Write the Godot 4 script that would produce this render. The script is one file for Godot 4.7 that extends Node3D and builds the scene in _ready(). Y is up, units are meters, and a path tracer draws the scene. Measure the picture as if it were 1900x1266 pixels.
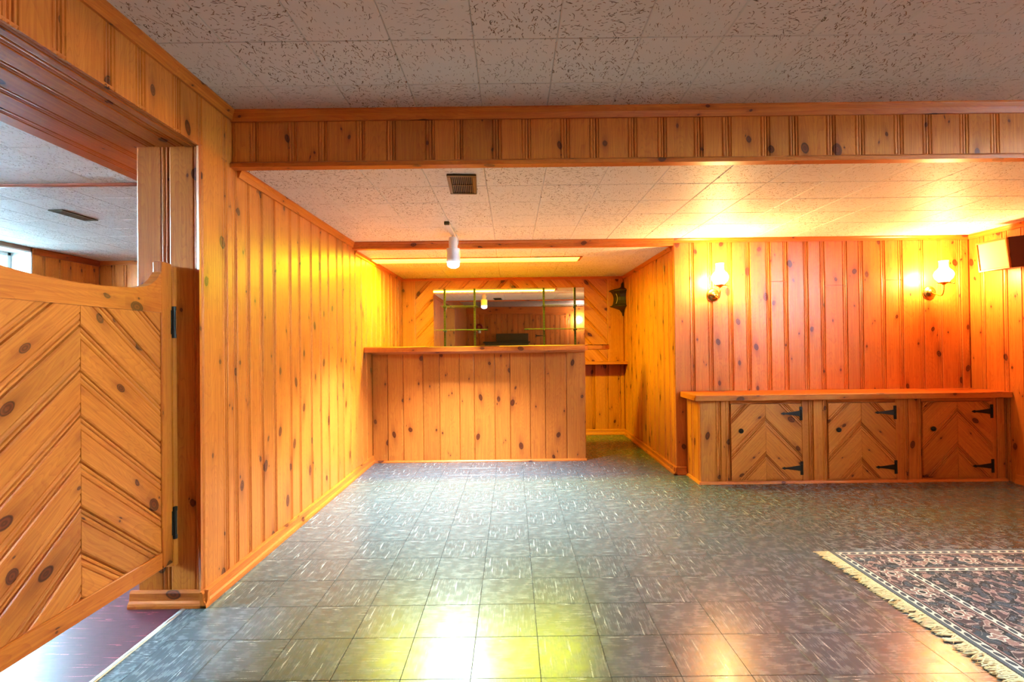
extends Node3D
# A knotty pine basement bar room. x to the right, y up, the room runs towards -z. Metres.

const CAM_H := 1.082
const TILE := 0.2286
const CEIL_TILE := 0.305
const WALL_X := -1.313       # face of the planked wall that leads to the bar
const RIGHT_X := 3.79
const SOFFIT_Y := 1.95       # low ceiling
const HIGH_Y := 2.2          # high ceiling
const ALCOVE_Y := 1.893
const FASCIA_Z := -2.31
const BACK_Z := -4.06
const ALCOVE_Z := -5.88
const ALCOVE_X := 1.344
const BULK_X := -1.91
const MOULD := Color(0.93, 0.82, 0.69)     # tone of the solid pine mouldings, rails and tops
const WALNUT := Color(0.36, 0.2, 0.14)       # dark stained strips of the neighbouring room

var rng := RandomNumberGenerator.new()
var taken := {}
var M := {}

# ---------------------------------------------------------------- mesh builder
class MB:
	var v := PackedVector3Array()
	var n := PackedVector3Array()
	var uv := PackedVector2Array()
	var c := PackedColorArray()
	var tint := Color.WHITE
	func tri(a: Vector3, b: Vector3, d: Vector3, na: Vector3, nb: Vector3, nd: Vector3, ua: Vector2, ub: Vector2, ud: Vector2) -> void:
		var g := (b - a).cross(d - a)
		if g.length_squared() < 1e-16:
			return
		if g.dot(na + nb + nd) > 0.0:
			v.append_array(PackedVector3Array([a, d, b])); n.append_array(PackedVector3Array([na, nd, nb])); uv.append_array(PackedVector2Array([ua, ud, ub]))
		else:
			v.append_array(PackedVector3Array([a, b, d])); n.append_array(PackedVector3Array([na, nb, nd])); uv.append_array(PackedVector2Array([ua, ub, ud]))
		for i in 3:
			c.append(tint)
	func poly(p: Array, nrm: Vector3, u: Array) -> void:
		for i in range(1, p.size() - 1):
			tri(p[0], p[i], p[i + 1], nrm, nrm, nrm, u[0], u[i], u[i + 1])
	func flat(p: Array, away: Vector3, u: Array) -> void:
		var g: Vector3 = (p[1] - p[0]).cross(p[2] - p[0])
		if g.length_squared() < 1e-16 and p.size() > 3:
			g = (p[2] - p[0]).cross(p[3] - p[0])
		g = g.normalized()
		if g.dot((p[0] + p[2]) * 0.5 - away) < 0.0:
			g = -g
		poly(p, g, u)
	func mesh() -> ArrayMesh:
		var a := []
		a.resize(Mesh.ARRAY_MAX)
		a[Mesh.ARRAY_VERTEX] = v; a[Mesh.ARRAY_NORMAL] = n; a[Mesh.ARRAY_TEX_UV] = uv; a[Mesh.ARRAY_COLOR] = c
		var m := ArrayMesh.new()
		m.add_surface_from_arrays(Mesh.PRIMITIVE_TRIANGLES, a)
		return m
	# box with chamfered edges; the wood grain runs along axis `along`
	func box(lo: Vector3, hi: Vector3, ch := 0.0, along := 1, u0 := Vector2.ZERO) -> void:
		var ce := (lo + hi) * 0.5
		var h := (hi - lo) * 0.5
		ch = minf(ch, minf(h.x, minf(h.y, h.z)) * 0.9)
		var pt := func(face: int, s: Vector3) -> Vector3:
			var q := Vector3(s.x * (h.x - ch), s.y * (h.y - ch), s.z * (h.z - ch))
			q[face] = s[face] * h[face]
			return ce + q
		var uvof := func(face: int, p: Vector3) -> Vector2:
			var a := (face + 1) % 3
			var b := (face + 2) % 3
			if b != along and (a == along):
				var t := a; a = b; b = t
			return u0 + Vector2(p[a] - lo[a], p[b] - lo[b])
		var emit := func(face: int, pts: Array) -> void:
			var us := []
			for p in pts:
				var q: Vector2 = uvof.call(face, p)
				us.append(Vector2(q.x / 1.6, q.y / 2.4))
			flat(pts, ce, us)
		for f in 3:
			var a := (f + 1) % 3
			var b := (f + 2) % 3
			for s in [-1.0, 1.0]:
				var pts := []
				for k in [[-1, -1], [1, -1], [1, 1], [-1, 1]]:
					var sg := Vector3.ZERO
					sg[f] = s; sg[a] = k[0]; sg[b] = k[1]
					pts.append(pt.call(f, sg))
				emit.call(f, pts)
		if ch <= 0.0:
			return
		for f in 3:                      # edges along axis f between faces a and b
			var a := (f + 1) % 3
			var b := (f + 2) % 3
			for sa in [-1.0, 1.0]:
				for sb in [-1.0, 1.0]:
					var s0 := Vector3.ZERO
					var s1 := Vector3.ZERO
					s0[f] = -1; s0[a] = sa; s0[b] = sb
					s1[f] = 1; s1[a] = sa; s1[b] = sb
					emit.call(a, [pt.call(a, s0), pt.call(a, s1), pt.call(b, s1), pt.call(b, s0)])
		for sx in [-1.0, 1.0]:
			for sy in [-1.0, 1.0]:
				for sz in [-1.0, 1.0]:
					var s := Vector3(sx, sy, sz)
					emit.call(1, [pt.call(0, s), pt.call(1, s), pt.call(2, s)])
	# prism: closed outline (x = along `ou`, y = along `up`) pulled from p0 to p1
	func sweep(outline: Array, p0: Vector3, p1: Vector3, ou: Vector3, up: Vector3, u0 := Vector2.ZERO) -> void:
		var area := 0.0
		var k := outline.size()
		for i in k:
			area += outline[i].cross(outline[(i + 1) % k])
		var sg := 1.0 if area > 0 else -1.0
		var ln := p0.distance_to(p1)
		var run := 0.0
		for i in k:
			var a: Vector2 = outline[i]
			var b: Vector2 = outline[(i + 1) % k]
			var d := (b - a)
			var nr := (ou * d.y - up * d.x).normalized() * sg
			var A := ou * a.x + up * a.y
			var B := ou * b.x + up * b.y
			var l := d.length()
			poly([p0 + A, p0 + B, p1 + B, p1 + A], nr, [u0 + Vector2(run / 1.6, 0), u0 + Vector2((run + l) / 1.6, 0), u0 + Vector2((run + l) / 1.6, ln / 2.4), u0 + Vector2(run / 1.6, ln / 2.4)])
			run += l
		var tris := Geometry2D.triangulate_polygon(PackedVector2Array(outline))
		var dir := (p1 - p0).normalized()
		for t in range(0, tris.size(), 3):
			for e in [[p0, -dir], [p1, dir]]:
				var pp := []
				var us := []
				for j in 3:
					var q: Vector2 = outline[tris[t + j]]
					pp.append(e[0] + ou * q.x + up * q.y)
					us.append(u0 + Vector2(q.x / 1.6, q.y / 2.4))
				poly(pp, e[1], us)
	# profile of (radius, height) turned about the y axis through `at`
	func lathe(prof: Array, at := Vector3.ZERO, seg := 24, a0 := 0.0, a1 := TAU, basis := Basis.IDENTITY, smooth := true) -> void:
		var ns := []
		for i in prof.size():
			var d := Vector2.ZERO
			if i > 0:
				d += (prof[i] - prof[i - 1]).normalized()
			if i < prof.size() - 1:
				d += (prof[i + 1] - prof[i]).normalized()
			ns.append(Vector2(d.y, -d.x).normalized())
		for s in seg:
			var t0 := a0 + (a1 - a0) * s / seg
			var t1 := a0 + (a1 - a0) * (s + 1) / seg
			var tm := (t0 + t1) * 0.5
			for i in prof.size() - 1:
				var fn := Vector2(prof[i + 1].y - prof[i].y, prof[i].x - prof[i + 1].x).normalized()
				var q := []
				var qn := []
				var qu := []
				for e in [[i, t0], [i + 1, t0], [i + 1, t1], [i, t1]]:
					var pr: Vector2 = prof[e[0]]
					var nn: Vector2 = ns[e[0]] if smooth else fn
					var tn: float = e[1] if smooth else tm
					q.append(at + basis * Vector3(pr.x * cos(e[1]), pr.y, pr.x * sin(e[1])))
					qn.append(basis * Vector3(nn.x * cos(tn), nn.y, nn.x * sin(tn)))
					qu.append(Vector2(e[1] * pr.x / 1.6, pr.y / 2.4))
				tri(q[0], q[1], q[2], qn[0], qn[1], qn[2], qu[0], qu[1], qu[2])
				tri(q[0], q[2], q[3], qn[0], qn[2], qn[3], qu[0], qu[2], qu[3])
	func tube(path: Array, rad, seg := 10) -> void:
		var rings := []
		var norms := []
		var last := Vector3.ZERO
		for i in path.size():
			var d: Vector3 = (path[mini(i + 1, path.size() - 1)] - path[maxi(i - 1, 0)]).normalized()
			var x := d.cross(Vector3.UP if absf(d.y) < 0.95 else Vector3.RIGHT).normalized()
			if last != Vector3.ZERO:
				x = (last - d * last.dot(d)).normalized()
			last = x
			var y := d.cross(x)
			var r: float = rad[i] if rad is Array else rad
			var ring := []
			var nn := []
			for s in seg:
				var o := x * cos(TAU * s / seg) + y * sin(TAU * s / seg)
				ring.append(path[i] + o * r)
				nn.append(o)
			rings.append(ring); norms.append(nn)
		for i in path.size() - 1:
			for s in seg:
				var t := (s + 1) % seg
				tri(rings[i][s], rings[i + 1][s], rings[i + 1][t], norms[i][s], norms[i + 1][s], norms[i + 1][t], Vector2.ZERO, Vector2.ZERO, Vector2.ZERO)
				tri(rings[i][s], rings[i + 1][t], rings[i][t], norms[i][s], norms[i + 1][t], norms[i][t], Vector2.ZERO, Vector2.ZERO, Vector2.ZERO)
		for e in [0, path.size() - 1]:
			var o: Vector3 = (path[e] - path[1 if e == 0 else path.size() - 2]).normalized()
			var us := []
			for s in seg:
				us.append(Vector2.ZERO)
			poly(rings[e], o, us)

# ---------------------------------------------------------------- scene helpers
func numbered(called: String) -> String:
	var k: int = taken.get(called, 0)
	taken[called] = k + 1
	return called if k == 0 else "%s_%03d" % [called, k]

func put(called: String, mesh: Mesh, mat: Material, parent: Node3D, xf := Transform3D.IDENTITY) -> MeshInstance3D:
	var o := MeshInstance3D.new()
	o.mesh = mesh
	o.material_override = mat
	o.name = called
	o.transform = xf
	parent.add_child(o, true)
	return o

func structure(called: String, label: String, mb: MB = null, mat: Material = null) -> Node3D:
	var o: Node3D
	if mb:
		o = MeshInstance3D.new()
		o.mesh = mb.mesh()
		o.material_override = mat
	else:
		o = Node3D.new()
	o.name = called
	o.set_meta("kind", "structure")
	o.set_meta("label", label)
	add_child(o)
	return o

func thing(called: String, label: String, category: String, at := Vector3.ZERO, group := "") -> Node3D:
	var o := Node3D.new()
	o.name = numbered(called)
	o.position = at
	o.set_meta("label", label)
	o.set_meta("category", category)
	if group:
		o.set_meta("group", group)
	add_child(o)
	return o

func plane_xf(o: Vector3, u: Vector3, v: Vector3) -> Transform3D:
	return Transform3D(Basis(u, v, u.cross(v)), o)

static func clip(poly: Array, nrm: Vector2, d: float) -> Array:      # keep dot(p, nrm) >= d
	var out := []
	for i in poly.size():
		var a: Vector2 = poly[i]
		var b: Vector2 = poly[(i + 1) % poly.size()]
		var da := a.dot(nrm) - d
		var db := b.dot(nrm) - d
		if da >= -1e-7:
			out.append(a)
		if (da > 1e-7 and db < -1e-7) or (da < -1e-7 and db > 1e-7):
			out.append(a.lerp(b, da / (da - db)))
	return out

# one board: cross-section `prof` [(across, height)] clipped to a convex region of the wall plane
func board_mesh(region: Array, dir: Vector2, s0: float, prof: Array, tint: Color) -> ArrayMesh:
	var perp := Vector2(dir.y, -dir.x)
	var tmin := 1e9
	var smin := s0
	var whole := clip(clip(region, perp, s0), -perp, -(s0 + prof[-1].x))
	if whole.size() < 3:
		return null
	var tmax := -1e9
	for p in whole:
		tmin = minf(tmin, p.dot(dir)); tmax = maxf(tmax, p.dot(dir))
	var col := rng.randi() % 8
	var u0 := col * 0.2 + 0.002
	var v0 := rng.randf() * maxf(0.02, 2.38 - (tmax - tmin))
	var flip := -1.0 if rng.randf() < 0.5 else 1.0
	var mb := MB.new()
	mb.tint = tint
	for i in prof.size() - 1:
		var a: Vector2 = prof[i]
		var b: Vector2 = prof[i + 1]
		if b.x - a.x < 1e-5:
			continue
		var pc := clip(clip(whole, perp, s0 + a.x), -perp, -(s0 + b.x))
		if pc.size() < 3:
			continue
		var slope := (b.y - a.y) / (b.x - a.x)
		var nr := Vector3(-perp.x * slope, -perp.y * slope, 1).normalized()
		var pts := []
		var us := []
		for p in pc:
			var s: float = p.dot(perp) - s0
			var t: float = p.dot(dir) - tmin
			if flip < 0:
				t = (tmax - tmin) - t
			pts.append(Vector3(p.x, p.y, a.y + slope * (s - a.x)))
			us.append(Vector2((u0 + s) / 1.6, (v0 + t) / 2.4))
		mb.poly(pts, nr, us)
		for k in pc.size():
			var k2: int = (k + 1) % pc.size()
			var sa: float = pc[k].dot(perp) - s0
			var sb: float = pc[k2].dot(perp) - s0
			if absf(sa - sb) < 1e-5 and (absf(sa - a.x) < 1e-5 or absf(sa - b.x) < 1e-5):
				continue
			var e: Vector2 = (pc[k2] - pc[k]).normalized()
			var on := Vector3(e.y, -e.x, 0)
			var mid: Vector2 = (pc[k] + pc[k2]) * 0.5
			var cen := Vector2.ZERO
			for q in pc:
				cen += q / pc.size()
			if Vector2(on.x, on.y).dot(mid - cen) < 0:
				on = -on
			mb.poly([pts[k], pts[k2], Vector3(pts[k2].x, pts[k2].y, 0), Vector3(pts[k].x, pts[k].y, 0)], on, [us[k], us[k2], us[k2], us[k]])
	if mb.v.is_empty():
		return null
	return mb.mesh()

func profile(w: float, kind: int, t := 0.012) -> Array:
	var g := t * 0.45
	var p := [Vector2(0, 0.001), Vector2(0.0034, t - 0.0022), Vector2(0.008, t)]
	if kind == 1:       # moulded edge: two grooves with a sunk, rounded bead between
		p += [Vector2(w - 0.036, t), Vector2(w - 0.0335, t - g), Vector2(w - 0.0305, t - 0.0022), Vector2(w - 0.024, t - 0.0008), Vector2(w - 0.0175, t - 0.0022), Vector2(w - 0.0145, t - g), Vector2(w - 0.0115, t - 0.0012), Vector2(w - 0.007, t - 0.0005)]
	elif kind == 2:     # moulded on both edges
		p = [Vector2(0, 0.001), Vector2(0.0034, t - 0.002), Vector2(0.0095, t - 0.0008), Vector2(0.0122, t - g), Vector2(0.0152, t)]
		p += [Vector2(w - 0.0310, t), Vector2(w - 0.0285, t - g), Vector2(w - 0.0255, t - 0.0018), Vector2(w - 0.0205, t - 0.0006), Vector2(w - 0.0155, t - 0.0018), Vector2(w - 0.0128, t - g), Vector2(w - 0.0100, t - 0.0012)]
	else:
		p += [Vector2(w - 0.008, t)]
	p += [Vector2(w - 0.0034, t - 0.0022), Vector2(w, 0.001)]
	return p

func tone(base: Color, spread := 0.21) -> Color:
	var k := 1.0 + rng.randf_range(-spread, spread)
	var w := rng.randf_range(-0.05, 0.05)
	return Color(base.r * k, base.g * k * (1.0 + w), base.b * k * (1.0 + 2.0 * w))

func rect(u0: float, v0: float, u1: float, v1: float) -> Array:
	return [Vector2(u0, v0), Vector2(u1, v0), Vector2(u1, v1), Vector2(u0, v1)]

# boards side by side across a region; `marks` are the joints, measured across the boards
func boards(parent: Node3D, xf: Transform3D, region: Array, dir: Vector2, marks: Array, kind := 1, base := Color.WHITE, called := "plank", t := 0.012, mat: Material = null) -> void:
	for i in marks.size() - 1:
		var w: float = marks[i + 1] - marks[i]
		if w < 0.012:
			continue
		var m := board_mesh(region, dir, marks[i], profile(w, kind if w > 0.07 else 0, t), tone(base))
		if m:
			put(called, m, mat if mat else M.wood, parent, xf)

func marks_from(a: float, b: float, widths: Array) -> Array:
	var out := [a]
	var i := 0
	while out[-1] < b - 0.03:
		out.append(minf(b, out[-1] + widths[i % widths.size()]))
		i += 1
	out[-1] = b
	return out

# mouldings: outlines in (out from the wall, up)
func crown(h := 0.05, d := 0.028) -> Array:
	return [Vector2(0, 0), Vector2(0, -h), Vector2(d * 0.35, -h), Vector2(d * 0.45, -h * 0.82), Vector2(d * 0.62, -h * 0.5), Vector2(d * 0.95, -h * 0.22), Vector2(d, -h * 0.16), Vector2(d, 0)]

func base_outline(h := 0.068, d := 0.026) -> Array:
	return [Vector2(0, 0), Vector2(d, 0), Vector2(d, h * 0.16), Vector2(d * 0.86, h * 0.3), Vector2(d * 0.6, h * 0.42), Vector2(d * 0.52, h * 0.6), Vector2(d * 0.5, h * 0.86), Vector2(d * 0.3, h), Vector2(0, h)]

func strip(called: String, label: String, outline: Array, p0: Vector3, p1: Vector3, ou: Vector3, tint := Color.WHITE, up := Vector3.UP) -> Node3D:
	var mb := MB.new()
	mb.tint = tone(tint, 0.06)
	mb.sweep(outline, p0, p1, ou, up, Vector2((rng.randi() % 8) * 0.125 + 0.01, rng.randf() * 0.5))
	return structure(called, label, mb, M.wood)

func slab(called: String, label: String, lo: Vector3, hi: Vector3, mat: Material, tint := Color.WHITE, along := 1) -> Node3D:
	var mb := MB.new()
	mb.tint = tint
	mb.box(lo, hi, 0.0, along)
	return structure(called, label, mb, mat)

func extra(parent: Node3D, called: String, lo: Vector3, hi: Vector3, mat: Material, ch := 0.0, along := 1, tint := Color.WHITE) -> MeshInstance3D:
	var mb := MB.new()
	mb.tint = tint
	mb.box(lo, hi, ch, along, Vector2((rng.randi() % 8) * 0.2 + 0.01, rng.randf() * 0.9))
	return put(called, mb.mesh(), mat, parent)

# ---------------------------------------------------------------- materials
func plain(c: Color, rough := 0.5, metal := 0.0, spec := 0.5) -> StandardMaterial3D:
	var m := StandardMaterial3D.new()
	m.albedo_color = c
	m.roughness = rough
	m.metallic = metal
	m.metallic_specular = spec
	return m

func noise_bytes(w: int, h: int, fw: int, fh: int, freq: float, sd: int) -> PackedByteArray:
	var n := FastNoiseLite.new()
	n.seed = sd
	n.frequency = freq
	n.fractal_octaves = 3
	var im := n.get_image(w, h)
	im.convert(Image.FORMAT_L8)
	im.resize(fw, fh, Image.INTERPOLATE_CUBIC)
	return im.get_data()

func wood_texture() -> Array:
	var W := 1536
	var H := 2048
	var fine := noise_bytes(W, 40, W, H, 0.09, 3)
	var hair := noise_bytes(W, 110, W, H, 0.3, 5)
	var low := noise_bytes(256, 56, W, H, 0.03, 8)
	var out := PackedByteArray()
	out.resize(W * H * 3)
	var er := 216.0; var eg := 128.0; var eb := 48.0
	var lr := 170.0; var lg := 78.0; var lb := 22.0
	for i in W * H:
		var ph := low[i] * 0.07
		ph -= floorf(ph)
		var t := 0.26 * ph * ph * ph + 0.0022 * fine[i] + 0.0008 * hair[i] - 0.10
		t = clampf(t, 0.0, 1.0)
		var j := i * 3
		out[j] = int(er + (lr - er) * t)
		out[j + 1] = int(eg + (lg - eg) * t)
		out[j + 2] = int(eb + (lb - eb) * t)
	var src := out.duplicate()
	var r := RandomNumberGenerator.new()
	r.seed = 77
	for col in 8:
		var spots := []
		var y := r.randf_range(40, 160)
		while y < H - 50:
			var big := r.randf() < 0.42
			var rx := r.randf_range(8.0, 17.0) if big else r.randf_range(3.0, 6.5)
			spots.append([r.randf_range(18, 174), y, rx, rx * r.randf_range(0.95, 1.6), r.randf_range(-0.5, 0.5)])
			if r.randf() < 0.45:
				spots.append([clampf(spots[-1][0] + r.randf_range(-40, 40), 10, 182), y + r.randf_range(-45, 45), r.randf_range(2, 5), r.randf_range(2.5, 6), r.randf_range(-0.6, 0.6)])
			y += r.randf_range(110, 390)
		for s in spots:
			var cx: float = s[0]
			var cy: float = s[1]
			var R := int(s[3] * 7.0)
			var RX := int(s[2] * 4.5)
			for py in range(maxi(0, int(cy) - R), mini(H, int(cy) + R)):
				for px in range(maxi(0, int(cx) - RX), mini(192, int(cx) + RX)):
					var dx := px - cx
					var dy := py - cy
					dx += dy * s[4] * 0.4
					var ex: float = dx / s[2]
					var ey: float = dy / s[3]
					var d := sqrt(ex * ex + ey * ey)
					var dl := sqrt(ex * ex + ey * ey * 0.16)
					var j := (py * W + col * 192 + px) * 3
					# the grain bends round the knot
					var bend: float = exp(-dl * dl * 0.22) * s[2] * 1.5 * (1.0 if dx > 0 else -1.0)
					var sx := clampi(int(px - bend), 0, 191)
					var k := (py * W + col * 192 + sx) * 3
					var a := 0.0
					var kr := 96.0; var kg := 42.0; var kb := 16.0
					if d < 1.0:
						a = 0.93
						var ring := 0.5 + 0.5 * sin(d * 9.0 + s[4] * 5.0)
						kr = 78.0 + 34.0 * ring; kg = 28.0 + 15.0 * ring; kb = 8.0 + 5.0 * ring
					elif d < 1.25:
						a = 0.9 - (d - 1.0) * 1.6
						kr = 56.0; kg = 20.0; kb = 6.0
					else:
						a = 0.5 * exp(-(dl - 0.8) * 1.15)
						kr = 140.0; kg = 66.0; kb = 20.0
					if d > 1.0:
						var rr := sin(dl * 5.5) * 0.5 + 0.5
						a = clampf(a + 0.16 * rr * exp(-dl * 0.6), 0.0, 1.0)
					out[j] = mini(int(src[k] + (kr - src[k]) * a), out[j] + (10 if a < 0.5 else 0))
					out[j + 1] = mini(int(src[k + 1] + (kg - src[k + 1]) * a), out[j + 1] + (10 if a < 0.5 else 0))
					out[j + 2] = mini(int(src[k + 2] + (kb - src[k + 2]) * a), out[j + 2] + (10 if a < 0.5 else 0))
	var im := Image.create_from_data(W, H, false, Image.FORMAT_RGB8, out)
	var bump := Image.create_from_data(W, H, false, Image.FORMAT_L8, fine)
	bump.resize(512, 1024, Image.INTERPOLATE_BILINEAR)
	return [ImageTexture.create_from_image(im), ImageTexture.create_from_image(bump)]

func ceiling_textures() -> Array:
	var S := 1024
	var im := Image.create(S, S, false, Image.FORMAT_RGB8)
	var bm := Image.create(S, S, false, Image.FORMAT_L8)
	im.fill(Color8(232, 228, 222))
	bm.fill(Color(0.9, 0.9, 0.9))
	var r := RandomNumberGenerator.new()
	r.seed = 41
	for ty in 2:
		for tx in 2:
			var ox := tx * 512
			var oy := ty * 512
			var coarse := (tx + ty) % 2 == 0
			for k in (310 if coarse else 230):
				var x := ox + r.randf_range(6, 505)
				var y := oy + r.randf_range(6, 505)
				var ang := r.randf_range(-0.35, 0.35) + (r.randf_range(-0.8, 0.8) if coarse and r.randf() < 0.45 else 0.0)
				var long := r.randf() < (0.16 if coarse else 0.2)
				var ln := r.randf_range(28, 60) if long else r.randf_range(6, 22)
				var wd := r.randf_range(4.0, 7.5) if long else r.randf_range(3.0, 6.5)
				if not coarse:
					wd *= 0.66
				var f := r.randf()
				var c := Color8(84, 68, 48).lerp(Color8(132, 86, 40), f * f) if r.randf() < 0.9 else Color8(140, 82, 34)
				c = c.lerp(Color8(180, 168, 150), r.randf() * 0.3)
				var st := 0.0
				while st < ln:
					var w := maxf(1.0, wd * (0.45 + 0.55 * sin(PI * (st + 1.0) / (ln + 2.0))) * r.randf_range(0.7, 1.2))
					var px := int(x)
					var py := int(y)
					if px > ox + 1 and px < ox + 506 and py > oy + 1 and py < oy + 506:
						im.fill_rect(Rect2i(px, int(py - w * 0.5), 2, int(maxf(1, w))), c)
						bm.fill_rect(Rect2i(px, int(py - w * 0.5), 2, int(maxf(1, w))), Color(0.15, 0.15, 0.15))
					ang += r.randf_range(-0.3, 0.3)
					x += cos(ang) * 1.6
					y += sin(ang) * 1.6
					st += 1.6
	var nb := noise_bytes(S, S, S, S, 0.05, 12)
	var bd := bm.get_data()
	for i in bd.size():
		bd[i] = clampi(int(bd[i] * 0.85 + nb[i] * 0.15), 0, 255)
	bm = Image.create_from_data(S, S, false, Image.FORMAT_L8, bd)
	return [ImageTexture.create_from_image(im), ImageTexture.create_from_image(bm)]

func floor_textures() -> Array:
	var S := 1024
	var a := noise_bytes(90, S, S, S, 0.05, 21)
	var b := noise_bytes(256, 256, S, S, 0.03, 22)
	var data := PackedByteArray()
	data.resize(S * S * 3)
	var ro := PackedByteArray()
	ro.resize(S * S)
	for i in S * S:
		var g := 86.0 + 0.09 * (a[i] - 128.0) + 0.05 * (b[i] - 128.0)
		data[i * 3] = clampi(int(g * 0.92), 20, 160)
		data[i * 3 + 1] = clampi(int(g * 1.0), 20, 160)
		data[i * 3 + 2] = clampi(int(g * 1.05), 20, 160)
		ro[i] = clampi(int(52 + 18 * (b[i] / 255.0) + 14 * (a[i] / 255.0)), 0, 255)
	var im := Image.create_from_data(S, S, false, Image.FORMAT_RGB8, data)
	var r := RandomNumberGenerator.new()
	r.seed = 5
	for ty in 2:
		for tx in 2:
			var ox := tx * 512
			var oy := ty * 512
			for k in 30:
				var bold := k < 11
				var x := ox + r.randf_range(8, 470)
				var y := oy + r.randf_range(8, 500)
				if bold and k % 3 > 0:            # bold streaks come in loose bundles
					x = ox + fposmod(x * 0.2 + k * 61.0, 440.0) + 8
					y = oy + fposmod(floorf(k / 3.0) * 131.0 + r.randf_range(-22, 22), 490.0) + 8
				var ln := r.randf_range(40, 260) if bold else r.randf_range(60, 240)
				var ang := r.randf_range(-0.06, 0.06)
				var wd := r.randf_range(4.0, 11.0) if bold else r.randf_range(2.0, 4.0)
				var c := Color8(158, 161, 160).lerp(Color8(236, 237, 232), r.randf()) if bold else Color8(92, 96, 98).lerp(Color8(122, 125, 125), r.randf())
				if not bold and r.randf() < 0.3:
					c = Color8(62, 64, 66)
				var st := 0.0
				while st < ln:
					var px := int(x + st)
					var py := int(y + tan(ang) * st + r.randf_range(-0.6, 0.6))
					var w := maxf(1.0, wd * sin(PI * (st + 2) / (ln + 4)) * r.randf_range(0.5, 1.1))
					if px > ox + 4 and px < ox + 506 and py > oy + 4 and py < oy + 502 and r.randf() < 0.86:
						im.fill_rect(Rect2i(px, py, 3, int(w)), c)
					st += 3.0
	return [ImageTexture.create_from_image(im), ImageTexture.create_from_image(Image.create_from_data(S, S, false, Image.FORMAT_L8, ro))]

# pile rug, 2.0 m (u) by 1.5 m (v)
func rug_texture() -> ImageTexture:
	var W := 1280
	var H := 960
	var LX := 2.0
	var LY := 1.5
	var n := FastNoiseLite.new()
	n.seed = 9; n.frequency = 14.0; n.fractal_octaves = 2
	var n2 := FastNoiseLite.new()
	n2.seed = 19; n2.frequency = 24.0; n2.fractal_octaves = 1
	var data := PackedByteArray()
	data.resize(W * H * 3)
	var cream := Color8(214, 203, 186); var black := Color8(30, 27, 30); var blue := Color8(84, 92, 100)
	var pink := Color8(142, 108, 102); var dusk := Color8(72, 52, 54); var slate := Color8(58, 64, 72)
	var r := RandomNumberGenerator.new()
	r.seed = 3
	for y in H:
		for x in W:
			var mx := LX * 0.5 - absf((x + 0.5) / W * LX - LX * 0.5)
			var my := LY * 0.5 - absf((y + 0.5) / H * LY - LY * 0.5)
			var e := minf(mx, my)
			var along := my if mx < my else mx
			var c := blue
			if e < 0.022:
				c = blue
			elif e < 0.05:                       # cream guard stripe with dark beads
				c = cream
				var q := fposmod(along, 0.042) / 0.042 - 0.5
				var w := (e - 0.036) / 0.009
				if q * q * 6.5 + w * w + q * w * 1.6 < 1.0:
					c = slate
			elif e < 0.056:
				c = black
			elif e < 0.064:
				c = pink
			elif e < 0.196:
				var p := Vector2(mx, my)
				var v := n.get_noise_2d(p.x, p.y)
				var v2 := n2.get_noise_2d(p.x + 3.0, p.y)
				c = black
				if v > 0.16:
					c = pink if v2 > -0.1 else dusk
				elif v < -0.3:
					c = slate
				elif v2 > 0.3:
					c = dusk
				if absf(v - 0.13) < 0.045 or absf(v2 - 0.22) < 0.035:
					c = cream.lerp(pink, 0.35)
				var q := fposmod(along, 0.17) / 0.17 - 0.5      # rosettes
				var rr := sqrt(pow(q * 0.17, 2) + pow(e - 0.13, 2))
				var an := atan2(e - 0.13, q * 0.17)
				var rad := 0.036 + 0.006 * cos(an * 6.0)
				if rr < rad:
					c = pink
					if rr > rad - 0.006:
						c = cream
					elif rr < 0.012:
						c = black
					elif rr < 0.017:
						c = cream
			elif e < 0.203:
				c = pink
			elif e < 0.208:
				c = black
			elif e < 0.236:
				c = cream
				var q := fposmod(along, 0.046) / 0.046 - 0.5
				var w := (e - 0.222) / 0.008
				if q * q * 6.5 + w * w + q * w * 1.6 < 1.0:
					c = slate
			elif e < 0.242:
				c = black
			else:
				var px := LX * 0.5 - mx
				var py := LY * 0.5 - my
				var an := atan2(py * 1.25, px)
				var rr := sqrt(px * px + py * py * 1.5)
				var edge := 0.50 + 0.035 * absf(sin(an * 6.0)) + 0.03 * cos(an * 4.0)
				var v := n.get_noise_2d(mx * 1.1 + 2.0, my * 1.1)
				var v2 := n2.get_noise_2d(mx, my + 5.0)
				if rr > edge:
					c = black
					if v > 0.12:
						c = pink if v2 > 0.0 else dusk
					elif v < -0.28:
						c = slate
					if absf(v - 0.1) < 0.04 or absf(v2 - 0.25) < 0.035:
						c = cream.lerp(pink, 0.5)
				elif rr > edge - 0.045:
					c = cream
					if v2 > 0.25:
						c = pink
				elif rr > edge - 0.055:
					c = black
				else:
					c = slate if v < 0.2 else blue
					if absf(v2) < 0.05:
						c = pink
					elif v > 0.4:
						c = cream.lerp(pink, 0.3)
			var g := r.randf_range(0.86, 1.1)
			var j := (y * W + x) * 3
			data[j] = clampi(int(c.r * 255 * g), 0, 255)
			data[j + 1] = clampi(int(c.g * 255 * g), 0, 255)
			data[j + 2] = clampi(int(c.b * 255 * g), 0, 255)
	return ImageTexture.create_from_image(Image.create_from_data(W, H, false, Image.FORMAT_RGB8, data))

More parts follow.
